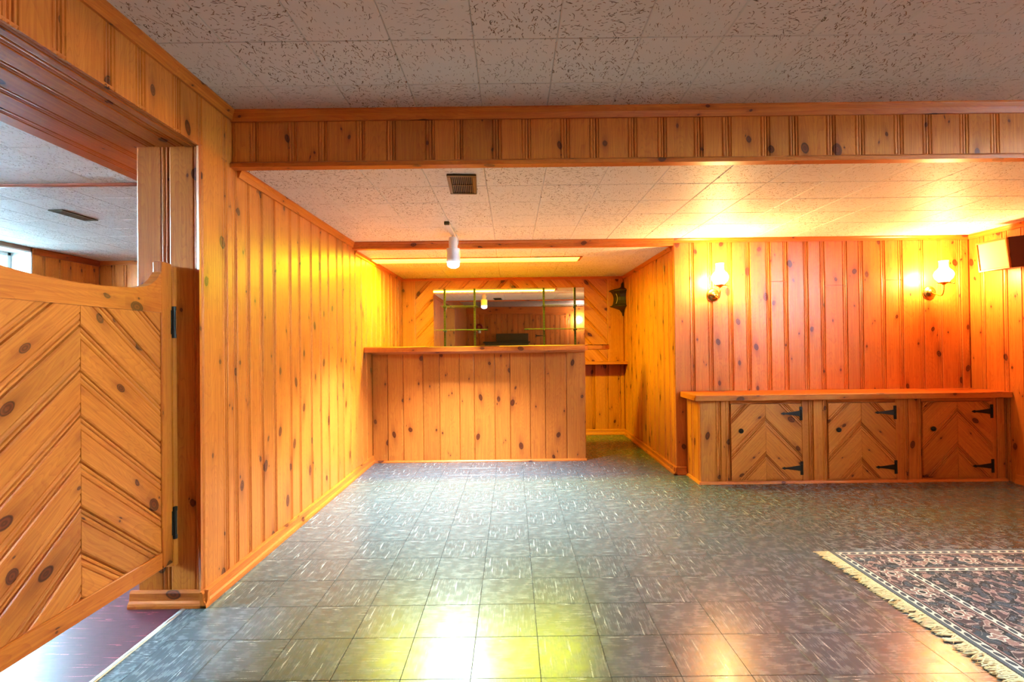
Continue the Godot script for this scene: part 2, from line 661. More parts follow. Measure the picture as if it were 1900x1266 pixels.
func make_materials() -> void:
	var wt := wood_texture()
	var m := plain(Color.WHITE, 0.38, 0.0, 0.42)
	m.albedo_texture = wt[0]
	m.vertex_color_use_as_albedo = true
	m.heightmap_enabled = true
	m.heightmap_texture = wt[1]
	m.heightmap_scale = 0.018
	M.wood = m
	var ct := ceiling_textures()
	m = plain(Color.WHITE, 0.55, 0.0, 0.4)
	m.albedo_texture = ct[0]
	m.heightmap_enabled = true
	m.heightmap_texture = ct[1]
	m.heightmap_scale = 0.12
	m.vertex_color_use_as_albedo = true
	M.ceiling = m
	var ft := floor_textures()
	m = plain(Color.WHITE, 1.0, 0.0, 0.5)
	m.albedo_texture = ft[0]
	m.roughness_texture = ft[1]
	m.vertex_color_use_as_albedo = true
	M.floor = m
	M.grout = plain(Color8(24, 25, 26), 0.9)
	m = plain(Color8(150, 92, 112), 0.3, 0.0, 0.5)
	m.albedo_texture = ft[0]
	m.albedo_color = Color8(255, 120, 140)
	m.uv1_triplanar = true
	m.uv1_scale = Vector3(2.2, 2.2, 2.2)
	M.maroon = m
	m = plain(Color.WHITE, 0.95, 0.0, 0.2)
	m.albedo_texture = rug_texture()
	m.rim_enabled = true
	m.rim = 0.3
	M.rug = m
	M.rug_back = plain(Color8(84, 92, 100), 0.95)
	M.fringe = plain(Color8(216, 200, 158), 0.9)
	M.brass = plain(Color8(206, 164, 92), 0.22, 1.0)
	M.iron = plain(Color8(22, 20, 19), 0.5, 0.3)
	M.white = plain(Color8(225, 223, 220), 0.4)
	M.bronze = plain(Color8(74, 62, 34), 0.42, 0.6)
	M.dark = plain(Color8(20, 17, 14), 0.8)
	M.steel = plain(Color8(190, 192, 190), 0.5, 0.8)
	M.dark_wood = plain(Color8(44, 24, 15), 0.4)
	M.speaker = plain(Color8(70, 24, 14), 0.5)
	var gn := NoiseTexture2D.new()
	var fn := FastNoiseLite.new()
	fn.frequency = 0.35; fn.seed = 4
	gn.noise = fn; gn.width = 256; gn.height = 256; gn.seamless = true
	m = plain(Color8(205, 172, 118), 0.9)
	m.heightmap_enabled = true
	m.heightmap_texture = gn
	m.heightmap_scale = 0.05
	m.uv1_scale = Vector3(60, 60, 60)
	M.grille = m
	M.mirror = plain(Color8(226, 226, 220), 0.015, 1.0)
	m = plain(Color(0.62, 0.8, 0.66, 0.22), 0.03)
	m.transparency = BaseMaterial3D.TRANSPARENCY_ALPHA
	M.glass = m
	m = plain(Color(0.95, 0.97, 0.97, 0.05), 0.02)
	m.transparency = BaseMaterial3D.TRANSPARENCY_ALPHA
	M.pane = m
	M.white_paint = plain(Color8(228, 230, 228), 0.45)
	M.masonry = plain(Color8(150, 140, 128), 0.9)
	M.snow = plain(Color8(238, 240, 242), 0.9)  # near-white for the unseen ground outside, so it bounces daylight up indoors
	M.dark_red = plain(Color8(150, 30, 28), 0.6)

func glow(c: Color, e: float) -> StandardMaterial3D:
	var m := plain(Color8(240, 238, 230), 0.4)
	m.emission_enabled = true
	m.emission = c
	m.emission_energy_multiplier = e
	return m

func lamp_light(called: String, at: Vector3, c: Color, energy: float, size: float) -> void:
	var l := OmniLight3D.new()
	l.name = called
	l.position = at
	l.light_color = c
	l.light_energy = energy
	l.light_size = size
	l.omni_range = 20.0
	l.omni_attenuation = 2.0
	l.shadow_enabled = true
	add_child(l)

# ---------------------------------------------------------------- the scene
func _ready() -> void:
	rng.seed = 20240
	# camera
	var cam := Camera3D.new()
	cam.name = "camera"
	cam.fov = rad_to_deg(2.0 * atan(633.0 / 911.0))
	cam.position = Vector3(0, CAM_H, 0)
	cam.basis = Basis.from_euler(Vector3(0.0088, 0.0, 0.0)) * Basis(Vector3(0, 0, 1), -0.0118)
	cam.near = 0.02
	cam.far = 100.0
	add_child(cam)
	cam.current = true
	# sky seen through the basement window, exposure
	var env := Environment.new()
	env.background_mode = Environment.BG_COLOR
	env.background_color = Color(0.70, 0.90, 1.0)
	env.background_energy_multiplier = 330.0
	env.tonemap_mode = Environment.TONE_MAPPER_LINEAR
	env.tonemap_exposure = 1.1
	env.sdfgi_enabled = true
	env.ssao_enabled = true
	env.ssil_enabled = true
	var we := WorldEnvironment.new()
	we.name = "world_environment"
	we.environment = env
	add_child(we)

	make_materials()
	build_shell()
	build_floor()
	build_ceilings()
	build_planking()
	build_mouldings()
	build_other_room()
	build_rear()
	build_bar()
	build_cabinet()
	build_saloon_door()
	build_lamps()
	build_rug()
	build_small_things()

func build_shell() -> void:
	# thick walls behind the boards
	var w: Material = M.wood
	slab("wall_left", "knotty pine plank wall leading to the bar", Vector3(-1.58, 0, -6.3), Vector3(WALL_X - 0.012, 2.2, -2.092), w)
	slab("wall_back", "knotty pine plank wall with two brass sconces above the low cabinet", Vector3(ALCOVE_X + 0.012, 0, -4.3), Vector3(RIGHT_X + 0.2, 2.4, BACK_Z - 0.012), w)
	var rw := slab("wall_right", "knotty pine side wall carrying the loudspeaker", Vector3(RIGHT_X + 0.012, 0, BACK_Z - 0.2), Vector3(RIGHT_X + 0.2, 2.4, -1.7), w)
	extra(rw, "backing", Vector3(RIGHT_X + 0.012, 0, -0.7), Vector3(RIGHT_X + 0.2, 2.4, 2.8), w)
	extra(rw, "backing", Vector3(RIGHT_X + 0.012, 0, -1.7), Vector3(RIGHT_X + 0.2, 1.5, -0.7), w)
	extra(rw, "backing", Vector3(RIGHT_X + 0.012, 2.05, -1.7), Vector3(RIGHT_X + 0.2, 2.4, -0.7), w)
	slab("wall_alcove_back", "pine wall behind the bar with diagonal boards around the mirror", Vector3(-1.6, 0, -6.1), Vector3(1.6, 2.2, ALCOVE_Z - 0.012), w)
	slab("wall_alcove_side", "pine plank side wall of the bar recess in yellow light", Vector3(ALCOVE_X + 0.012, 0, -6.1), Vector3(ALCOVE_X + 0.2, 2.2, -4.3), w)
	slab("wall_rear", "pine plank wall on the far side of the room seen in the bar mirror", Vector3(-1.6, 0, 2.612), Vector3(RIGHT_X + 0.2, 2.4, 2.8), w)
	# header over the wide opening and the boxed bulkhead above it
	slab("wall_header", "pine boxed header over the saloon door opening", Vector3(BULK_X, 1.955, -6.2), Vector3(WALL_X - 0.012, 2.4, 2.8), w, Color.WHITE, 2)
	slab("wall_left_rear", "pine plank wall behind the saloon door opening", Vector3(-1.58, 0, -0.43), Vector3(WALL_X - 0.012, 1.96, 2.8), w)
	slab("wall_soffit", "reddish pine board fascia across the ceiling step", Vector3(WALL_X - 0.012, 1.958, FASCIA_Z - 0.03), Vector3(RIGHT_X + 0.1, 2.4, FASCIA_Z - 0.012), w)

func build_floor() -> void:
	var node := slab("floor", "dark grey marbled vinyl tile floor", Vector3(-1.38, -0.2, -6.1), Vector3(RIGHT_X + 0.2, -0.004, 2.8), M.grout)
	var meshes := []
	for k in 8:
		var q := k % 4
		var turned := k >= 4
		var mb := MB.new()
		var h := TILE * 0.5 - 0.0007
		var c := 0.0006
		var uvof := func(x: float, z: float) -> Vector2:
			var a := x / TILE + 0.5
			var b := z / TILE + 0.5
			if turned:
				var t := a; a = b; b = 1.0 - t
			return Vector2((q % 2) * 0.5 + 0.004 + a * 0.492, (q / 2) * 0.5 + 0.004 + b * 0.492)
		var ring := [Vector2(-1, -1), Vector2(1, -1), Vector2(1, 1), Vector2(-1, 1)]
		var top := []
		var us := []
		for p in ring:
			top.append(Vector3(p.x * (h - c), 0, p.y * (h - c)))
			us.append(uvof.call(p.x * h, p.y * h))
		mb.poly(top, Vector3.UP, us)
		for i in 4:
			var a: Vector2 = ring[i]
			var b: Vector2 = ring[(i + 1) % 4]
			var o := Vector3((a.x + b.x) * 0.5, 0, (a.y + b.y) * 0.5)
			mb.poly([top[i], top[(i + 1) % 4], Vector3(b.x * h, -c, b.y * h), Vector3(a.x * h, -c, a.y * h)], (o + Vector3.UP).normalized(), [us[i], us[(i + 1) % 4], us[(i + 1) % 4], us[i]])
			mb.poly([Vector3(a.x * h, -c, a.y * h), Vector3(b.x * h, -c, b.y * h), Vector3(b.x * h, -0.004, b.y * h), Vector3(a.x * h, -0.004, a.y * h)], o, [us[i], us[(i + 1) % 4], us[(i + 1) % 4], us[i]])
		meshes.append(mb)
	var ready := []
	for mb in meshes:
		ready.append(mb.mesh())
	# which tiles the view can hold, nearest first
	var list := []
	for iz in range(-14, 30):
		for ix in range(-8, 18):
			var x := 0.081 + TILE * (ix + 0.5)
			var d := 1.605 + TILE * (iz + 0.5)
			if x < -1.45 or x > RIGHT_X + 0.1 or d > 5.95 or d < 0.5:
				continue
			if d > 4.75 and x < 0.5:
				continue
			if d > 4.2 and x > 1.45:
				continue
			var near := d + TILE
			if absf(x) / near > 1.2 or near < 1.5:
				continue
			list.append([d * d + 0.2 * x * x, x, d, ix, iz])
	list.sort_custom(func(a, b): return a[0] < b[0])
	var far := SurfaceTool.new()
	var any := false
	for i in list.size():
		var e: Array = list[i]
		var k: int = (absi(e[3] * 7 + e[4] * 13) % 4) + (4 if (e[3] + e[4]) % 2 == 0 else 0)
		var at := Transform3D(Basis.IDENTITY, Vector3(e[1], rng.randf_range(-0.0004, 0.0), -e[2]))
		if e[3] == -7:          # the column cut at the threshold
			at = Transform3D(Basis.from_scale(Vector3(0.39, 1, 1)), Vector3(-1.3353, at.origin.y, -e[2]))
		if i < 300:
			put("tile", ready[k], M.floor, node, at)
		else:
			far.append_from(ready[k], 0, at)
			any = true
	if any:
		var o := put("far_tiles", far.commit(), M.floor, node)
		o.set_meta("kind", "stuff")
	# plain sheet of the same flooring behind the viewer
	extra(node, "flooring", Vector3(-1.38, -0.004, -1.37), Vector3(RIGHT_X, -0.0005, 2.6), M.floor)

func ceiling_tile_mesh(k: int, sx := 1.0, sz := 1.0) -> ArrayMesh:
	var q := k % 4
	var turned := k >= 4
	var mb := MB.new()
	var c := 0.0032
	var hx := CEIL_TILE * 0.5 - 0.0006
	var uvof := func(x: float, z: float) -> Vector2:
		var a := x / CEIL_TILE + 0.5
		var b := z / CEIL_TILE + 0.5
		if turned:
			var t := a; a = b; b = 1.0 - t
		return Vector2((q % 2) * 0.5 + a * 0.498, (q / 2) * 0.5 + b * 0.498)
	var ring := [Vector2(-1, -1), Vector2(1, -1), Vector2(1, 1), Vector2(-1, 1)]
	var top := []
	var us := []
	for p in ring:
		top.append(Vector3(p.x * (hx - c), 0, p.y * (hx - c)))
		us.append(uvof.call(p.x * (hx - c), p.y * (hx - c)))
	mb.poly(top, Vector3.DOWN, us)
	for i in 4:
		var a: Vector2 = ring[i]
		var b: Vector2 = ring[(i + 1) % 4]
		var o := Vector3((a.x + b.x) * 0.5, 0, (a.y + b.y) * 0.5)
		mb.poly([top[i], top[(i + 1) % 4], Vector3(b.x * hx, c, b.y * hx), Vector3(a.x * hx, c, a.y * hx)], (o + Vector3.DOWN).normalized(), [us[i], us[(i + 1) % 4], us[(i + 1) % 4], us[i]])
		mb.poly([Vector3(a.x * hx, c, a.y * hx), Vector3(b.x * hx, c, b.y * hx), Vector3(b.x * hx, 0.01, b.y * hx), Vector3(a.x * hx, 0.01, a.y * hx)], o, [us[i], us[(i + 1) % 4], us[(i + 1) % 4], us[i]])
	return mb.mesh()

func lay_ceiling(node: Node3D, set8: Array, x0: float, x1: float, z0: float, z1: float, y: float, jx: float, jd: float) -> void:
	# z0 > z1; joints at x = jx + k * tile and depth = jd + k * tile
	var i0 := int(floor((x0 - jx) / CEIL_TILE))
	var i1 := int(ceil((x1 - jx) / CEIL_TILE))
	var d0 := -z0
	var d1 := -z1
	var k0 := int(floor((d0 - jd) / CEIL_TILE))
	var k1 := int(ceil((d1 - jd) / CEIL_TILE))
	for k in range(k0, k1):
		for i in range(i0, i1):
			var a := maxf(x0, jx + i * CEIL_TILE)
			var b := minf(x1, jx + (i + 1) * CEIL_TILE)
			var c := maxf(d0, jd + k * CEIL_TILE)
			var d := minf(d1, jd + (k + 1) * CEIL_TILE)
			if b - a < 0.01 or d - c < 0.01:
				continue
			var sx := (b - a) / CEIL_TILE
			var sz := (d - c) / CEIL_TILE
			var m := absi(i * 5 + k * 3) % 4 + (4 if absi(i * 3 + k * 7) % 3 == 0 or (i + k) % 2 == 0 else 0)
			var xf := Transform3D(Basis.from_scale(Vector3(sx, 1, sz)), Vector3((a + b) * 0.5, y + rng.randf_range(0.0, 0.0008), -(c + d) * 0.5))
			put("ceiling_tile", set8[m], M.ceiling, node, xf)

func build_ceilings() -> void:
	var set8 := []
	for k in 8:
		set8.append(ceiling_tile_mesh(k))
	var hi := slab("ceiling", "white fissured acoustic tile ceiling of the room", Vector3(WALL_X - 0.02, HIGH_Y + 0.009, FASCIA_Z), Vector3(RIGHT_X + 0.1, HIGH_Y + 0.2, 2.8), M.ceiling)
	lay_ceiling(hi, set8, WALL_X, RIGHT_X, -1.16, FASCIA_Z, HIGH_Y, 0.178, 1.782)
	var lo := slab("ceiling_soffit", "lowered fissured tile ceiling over the bar end of the room", Vector3(WALL_X - 0.02, SOFFIT_Y + 0.009, BACK_Z - 0.05), Vector3(RIGHT_X + 0.1, SOFFIT_Y + 0.2, FASCIA_Z - 0.012), M.ceiling)
	lay_ceiling(lo, set8, WALL_X, RIGHT_X, FASCIA_Z - 0.03, BACK_Z, SOFFIT_Y, 0.178, 2.66)
	# the recess ceiling is cut out for the fluorescent fitting
	var al := slab("ceiling_alcove", "fissured tile ceiling of the bar recess lit yellow", Vector3(-1.4, ALCOVE_Y + 0.12, -6.0), Vector3(1.5, ALCOVE_Y + 0.3, BACK_Z - 0.05), M.ceiling)
	lay_ceiling(al, set8, WALL_X, ALCOVE_X, BACK_Z - 0.03, -4.50, ALCOVE_Y, 0.178, 4.50 - CEIL_TILE * 2)
	lay_ceiling(al, set8, WALL_X, ALCOVE_X, -4.71, ALCOVE_Z, ALCOVE_Y, 0.178, 4.71)
	lay_ceiling(al, set8, 0.66, ALCOVE_X, -4.50, -4.71, ALCOVE_Y, 0.178, 4.455)
	M.set8 = set8

func build_planking() -> void:
	var up := Vector2(0, 1)
	var root := get_node("wall_left")
	# wall_left: u runs into the room (away from the camera), seen from +x: u = +z .. use u = -z with normal +x
	# basis: u x v = n with u = (0,0,-1), v = (0,1,0) -> n = (1,0,0)
	var xf := plane_xf(Vector3(WALL_X - 0.012, 0, 0), Vector3(0, 0, -1), Vector3.UP)
	var mk := [2.085, 2.265, 2.345]
	boards(root, xf, rect(2.085, 0, 2.345, HIGH_Y), up, mk, 1)
	mk = [2.345, 2.46, 2.589, 2.729, 2.923, 3.048, 3.224, 3.379, 3.528, 3.70, 3.83, 4.0, 4.13, 4.30, 4.44, 4.62, 4.76, 4.93, 5.07, 5.25, 5.38, 5.56, 5.70, 5.87]
	boards(root, xf, rect(2.345, 0, 5.87, SOFFIT_Y + 0.01), up, mk, 1)
	# end of the wall: the broad post face towards the viewer
	xf = plane_xf(Vector3(0, 0, -2.092), Vector3.RIGHT, Vector3.UP)
	boards(root, xf, rect(-1.59, 0, WALL_X, 1.955), up, [-1.59, -1.452, WALL_X], 1, Color.WHITE)
	# header face and underside of the bulkhead
	root = get_node("wall_header")
	xf = plane_xf(Vector3(WALL_X - 0.012, 0, 0), Vector3(0, 0, -1), Vector3.UP)
	boards(root, xf, rect(0.2, 1.943, 2.085, HIGH_Y), up, marks_from(0.2, 2.085, [0.14, 0.18, 0.135, 0.188, 0.13, 0.182, 0.14]), 2, Color.WHITE)
	# underside: u = +x, v = -z ... normal must point down: u x v = (1,0,0)x(0,0,1) = (0,-1,0)
	xf = plane_xf(Vector3(0, 1.955, 0), Vector3.RIGHT, Vector3(0, 0, 1))
	boards(root, xf, rect(BULK_X, -4.2, WALL_X, 0.0), Vector2(0, 1), [BULK_X, -1.80, -1.655, -1.505, -1.385, WALL_X], 1, Color.WHITE)
	# fascia of the ceiling step
	root = get_node("wall_soffit")
	xf = plane_xf(Vector3(0, 0, FASCIA_Z - 0.012), Vector3.RIGHT, Vector3.UP)
	var fm := [WALL_X, -1.2, -1.018, -0.875, -0.697, -0.553, -0.368, -0.234, -0.053, 0.086, 0.269, 0.407, 0.588, 0.728, 0.90, 1.034, 1.216, 1.349, 1.526, 1.663, 1.846, 1.98, 2.155, 2.3, 2.48, 2.62, 2.8, 2.94, 3.12, 3.26, 3.44, 3.58, RIGHT_X]
	boards(root, xf, rect(WALL_X, 1.945, RIGHT_X, HIGH_Y), up, fm, 2, Color.WHITE)
	# back wall above and beside the cabinet; three boards are pieced with a butt joint
	root = get_node("wall_back")
	xf = plane_xf(Vector3(0, 0, BACK_Z - 0.012), Vector3.RIGHT, Vector3.UP)
	var px := [1249.0, 1289.3, 1323.4, 1361.0, 1394.0, 1431.8, 1463.8, 1501.6, 1532.4, 1574.0, 1603.5, 1644.5, 1677.4, 1716.4, 1749.0, 1786.0, 1800.0]
	var bm := []
	for p in px:
		bm.append((p - 951.0) / 911.0 * 4.06)
	bm[0] = ALCOVE_X
	bm[-1] = RIGHT_X
	for i in bm.size() - 1:
		if i in [5, 8, 11]:
			var cut := 1.585 if i != 8 else 1.545
			boards(root, xf, rect(ALCOVE_X, 0, RIGHT_X, cut - 0.002), up, [bm[i], bm[i + 1]], 1)
			boards(root, xf, rect(ALCOVE_X, cut + 0.002, RIGHT_X, SOFFIT_Y + 0.005), up, [bm[i], bm[i + 1]], 1)
		else:
			boards(root, xf, rect(ALCOVE_X, 0, RIGHT_X, SOFFIT_Y + 0.005), up, [bm[i], bm[i + 1]], 1)
	# right wall: normal -x, u = +z, v = up: (0,0,1)x(0,1,0) = (-1,0,0)
	root = get_node("wall_right")
	xf = plane_xf(Vector3(RIGHT_X + 0.012, 0, 0), Vector3(0, 0, 1), Vector3.UP)
	boards(root, xf, rect(BACK_Z, 0, FASCIA_Z, SOFFIT_Y + 0.005), up, marks_from(BACK_Z, FASCIA_Z, [0.13, 0.18, 0.14, 0.175, 0.15]), 1)
	# recess side wall
	root = get_node("wall_alcove_side")
	xf = plane_xf(Vector3(ALCOVE_X + 0.012, 0, 0), Vector3(0, 0, 1), Vector3.UP)
	boards(root, xf, rect(ALCOVE_Z, 0, BACK_Z, ALCOVE_Y + 0.005), up, marks_from(ALCOVE_Z, BACK_Z, [0.14, 0.17, 0.13, 0.18, 0.15, 0.165]), 1)
	# recess back wall: diagonal boards over a low band of upright ones
	root = get_node("wall_alcove_back")
	xf = plane_xf(Vector3(0, 0, ALCOVE_Z - 0.012), Vector3.RIGHT, Vector3.UP)
	boards(root, xf, rect(WALL_X, 0.88, -1.15, ALCOVE_Y), up, [WALL_X, -1.15], 0)
	boards(root, xf, rect(1.145, 0.88, ALCOVE_X, ALCOVE_Y), up, [1.145, ALCOVE_X], 0)
	boards(root, xf, rect(WALL_X, 0.0, ALCOVE_X, 0.88), up, marks_from(WALL_X, ALCOVE_X, [0.15, 0.18, 0.14, 0.19, 0.16]), 1)
	chevron(root, xf, -1.15, 1.145, -0.02, 0.88, ALCOVE_Y, 0.165, 47.0, 0.012, Color.WHITE, "plank")
	# rear wall and the wall beside the opening (seen in the mirror)
	root = get_node("wall_rear")
	xf = plane_xf(Vector3(0, 0, 2.612), Vector3.LEFT, Vector3.UP)
	boards(root, xf, rect(-RIGHT_X, 0, -WALL_X, HIGH_Y), up, marks_from(-RIGHT_X, -WALL_X, [0.15, 0.19, 0.14, 0.18, 0.16]), 1)
	root = get_node("wall_left_rear")
	xf = plane_xf(Vector3(WALL_X - 0.012, 0, 0), Vector3(0, 0, -1), Vector3.UP)
	boards(root, xf, rect(-2.6, 0, 0.43, 1.955), up, marks_from(-2.6, 0.43, [0.18, 0.14, 0.19, 0.15]), 1)

# two fields of slanting boards that meet in a vertical line at u = c, rising towards it
func chevron(parent: Node3D, xf: Transform3D, u0: float, u1: float, c: float, v0: float, v1: float, w: float, deg: float, t: float, base: Color, called: String, kind := 1, off := 0.0, mat: Material = null) -> void:
	var a := deg_to_rad(deg)
	for side in [0, 1]:
		var reg := rect(u0, v0, c - 0.0008, v1) if side == 0 else rect(c + 0.0008, v0, u1, v1)
		var dir := Vector2(cos(a), sin(a)) if side == 0 else Vector2(-cos(a), sin(a))
		var perp := Vector2(dir.y, -dir.x)
		var lo := 1e9
		var hi := -1e9
		for p in reg:
			lo = minf(lo, p.dot(perp)); hi = maxf(hi, p.dot(perp))
		# the joints of both sides meet on the centre line
		var ref := Vector2(c, v1 - off).dot(perp)
		var first: float = ref + floor((lo - ref) / w) * w
		var mk := []
		var s := first
		while s < hi + w:
			mk.append(s)
			s += w
		boards(parent, xf, reg, dir, mk, kind, base, called, t, mat)

func build_mouldings() -> void:
	var t := MOULD
	var red := MOULD
	strip("trim_1", "pine crown strip under the high ceiling along the header", crown(0.045, 0.03), Vector3(WALL_X, HIGH_Y, 0.0), Vector3(WALL_X, HIGH_Y, FASCIA_Z), Vector3.RIGHT, MOULD)
	strip("trim_2", "reddish crown strip along the top of the fascia", crown(0.05, 0.028), Vector3(WALL_X, HIGH_Y, FASCIA_Z), Vector3(RIGHT_X, HIGH_Y, FASCIA_Z), Vector3.BACK, red)
	var lip := [Vector2(-0.03, 0), Vector2(0.018, 0), Vector2(0.018, 0.018), Vector2(0.006, 0.028), Vector2(0, 0.028), Vector2(-0.03, 0.012)]
	strip("trim_3", "reddish strip along the lower edge of the fascia", lip, Vector3(WALL_X, 1.932, FASCIA_Z), Vector3(RIGHT_X, 1.932, FASCIA_Z), Vector3.BACK, red)
	strip("trim_4", "pine crown strip under the lowered ceiling along the plank wall", crown(0.045, 0.026), Vector3(WALL_X, SOFFIT_Y, FASCIA_Z - 0.045), Vector3(WALL_X, SOFFIT_Y, BACK_Z), Vector3.RIGHT, t)
	strip("trim_5", "pine crown strip over the wall with the sconces", crown(0.036, 0.022), Vector3(ALCOVE_X, SOFFIT_Y, BACK_Z), Vector3(RIGHT_X, SOFFIT_Y, BACK_Z), Vector3.BACK, t)
	strip("trim_6", "pine crown strip above the loudspeaker", crown(0.036, 0.022), Vector3(RIGHT_X, SOFFIT_Y, BACK_Z), Vector3(RIGHT_X, SOFFIT_Y, FASCIA_Z - 0.02), Vector3.LEFT, t)
	# header bar over the recess
	var hd := [Vector2(-0.05, 0), Vector2(0.022, 0), Vector2(0.022, -0.012), Vector2(0.012, -0.02), Vector2(0.012, -0.032), Vector2(0.004, -0.036), Vector2(0.004, -0.057), Vector2(-0.05, -0.057)]
	strip("trim_7", "moulded pine header bar across the bar recess", hd, Vector3(WALL_X, SOFFIT_Y, BACK_Z), Vector3(ALCOVE_X, SOFFIT_Y, BACK_Z), Vector3.BACK, MOULD)
	strip("trim_8", "pine crown strip in the recess along the plank wall", crown(0.034, 0.022), Vector3(WALL_X, ALCOVE_Y, BACK_Z - 0.05), Vector3(WALL_X, ALCOVE_Y, ALCOVE_Z), Vector3.RIGHT, t)
	strip("trim_9", "pine crown strip above the mirror", crown(0.03, 0.02), Vector3(WALL_X, ALCOVE_Y, ALCOVE_Z), Vector3(ALCOVE_X, ALCOVE_Y, ALCOVE_Z), Vector3.BACK, t)
	strip("trim_10", "pine crown strip along the recess side wall", crown(0.034, 0.022), Vector3(ALCOVE_X, ALCOVE_Y, BACK_Z - 0.05), Vector3(ALCOVE_X, ALCOVE_Y, ALCOVE_Z), Vector3.LEFT, t)
	# baseboards
	strip("baseboard_left", "moulded pine baseboard of the wall leading to the bar", base_outline(), Vector3(WALL_X, 0, -2.08 + 0.026), Vector3(WALL_X, 0, ALCOVE_Z), Vector3.RIGHT, MOULD)
	strip("baseboard_post", "moulded pine baseboard at the foot of the broad post", base_outline(), Vector3(-1.616, 0, -2.08), Vector3(WALL_X + 0.0255, 0, -2.08), Vector3.BACK, MOULD)
	strip("baseboard_back", "short pine baseboard between the recess and the cabinet", base_outline(), Vector3(ALCOVE_X - 0.026, 0, BACK_Z), Vector3(1.425, 0, BACK_Z), Vector3.BACK)
	strip("baseboard_alcove_side", "pine baseboard of the recess side wall", base_outline(), Vector3(ALCOVE_X, 0, BACK_Z + 0.026), Vector3(ALCOVE_X, 0, ALCOVE_Z), Vector3.LEFT, MOULD)
	strip("baseboard_alcove_back", "pine baseboard of the recess back wall", base_outline(), Vector3(WALL_X, 0, ALCOVE_Z), Vector3(ALCOVE_X, 0, ALCOVE_Z), Vector3.BACK)
	strip("baseboard_right", "pine baseboard below the loudspeaker wall", base_outline(), Vector3(RIGHT_X, 0, -3.7), Vector3(RIGHT_X, 0, 2.5), Vector3.LEFT)
	# corner edging of the post
	strip("trim_11", "narrow pine edging on the corner of the broad post", [Vector2(0, 0), Vector2(0.014, 0), Vector2(0.014, 0.008), Vector2(0, 0.014)], Vector3(WALL_X - 0.002, 0.06, -2.081), Vector3(WALL_X - 0.002, 1.945, -2.081), Vector3.LEFT, MOULD, Vector3.BACK)

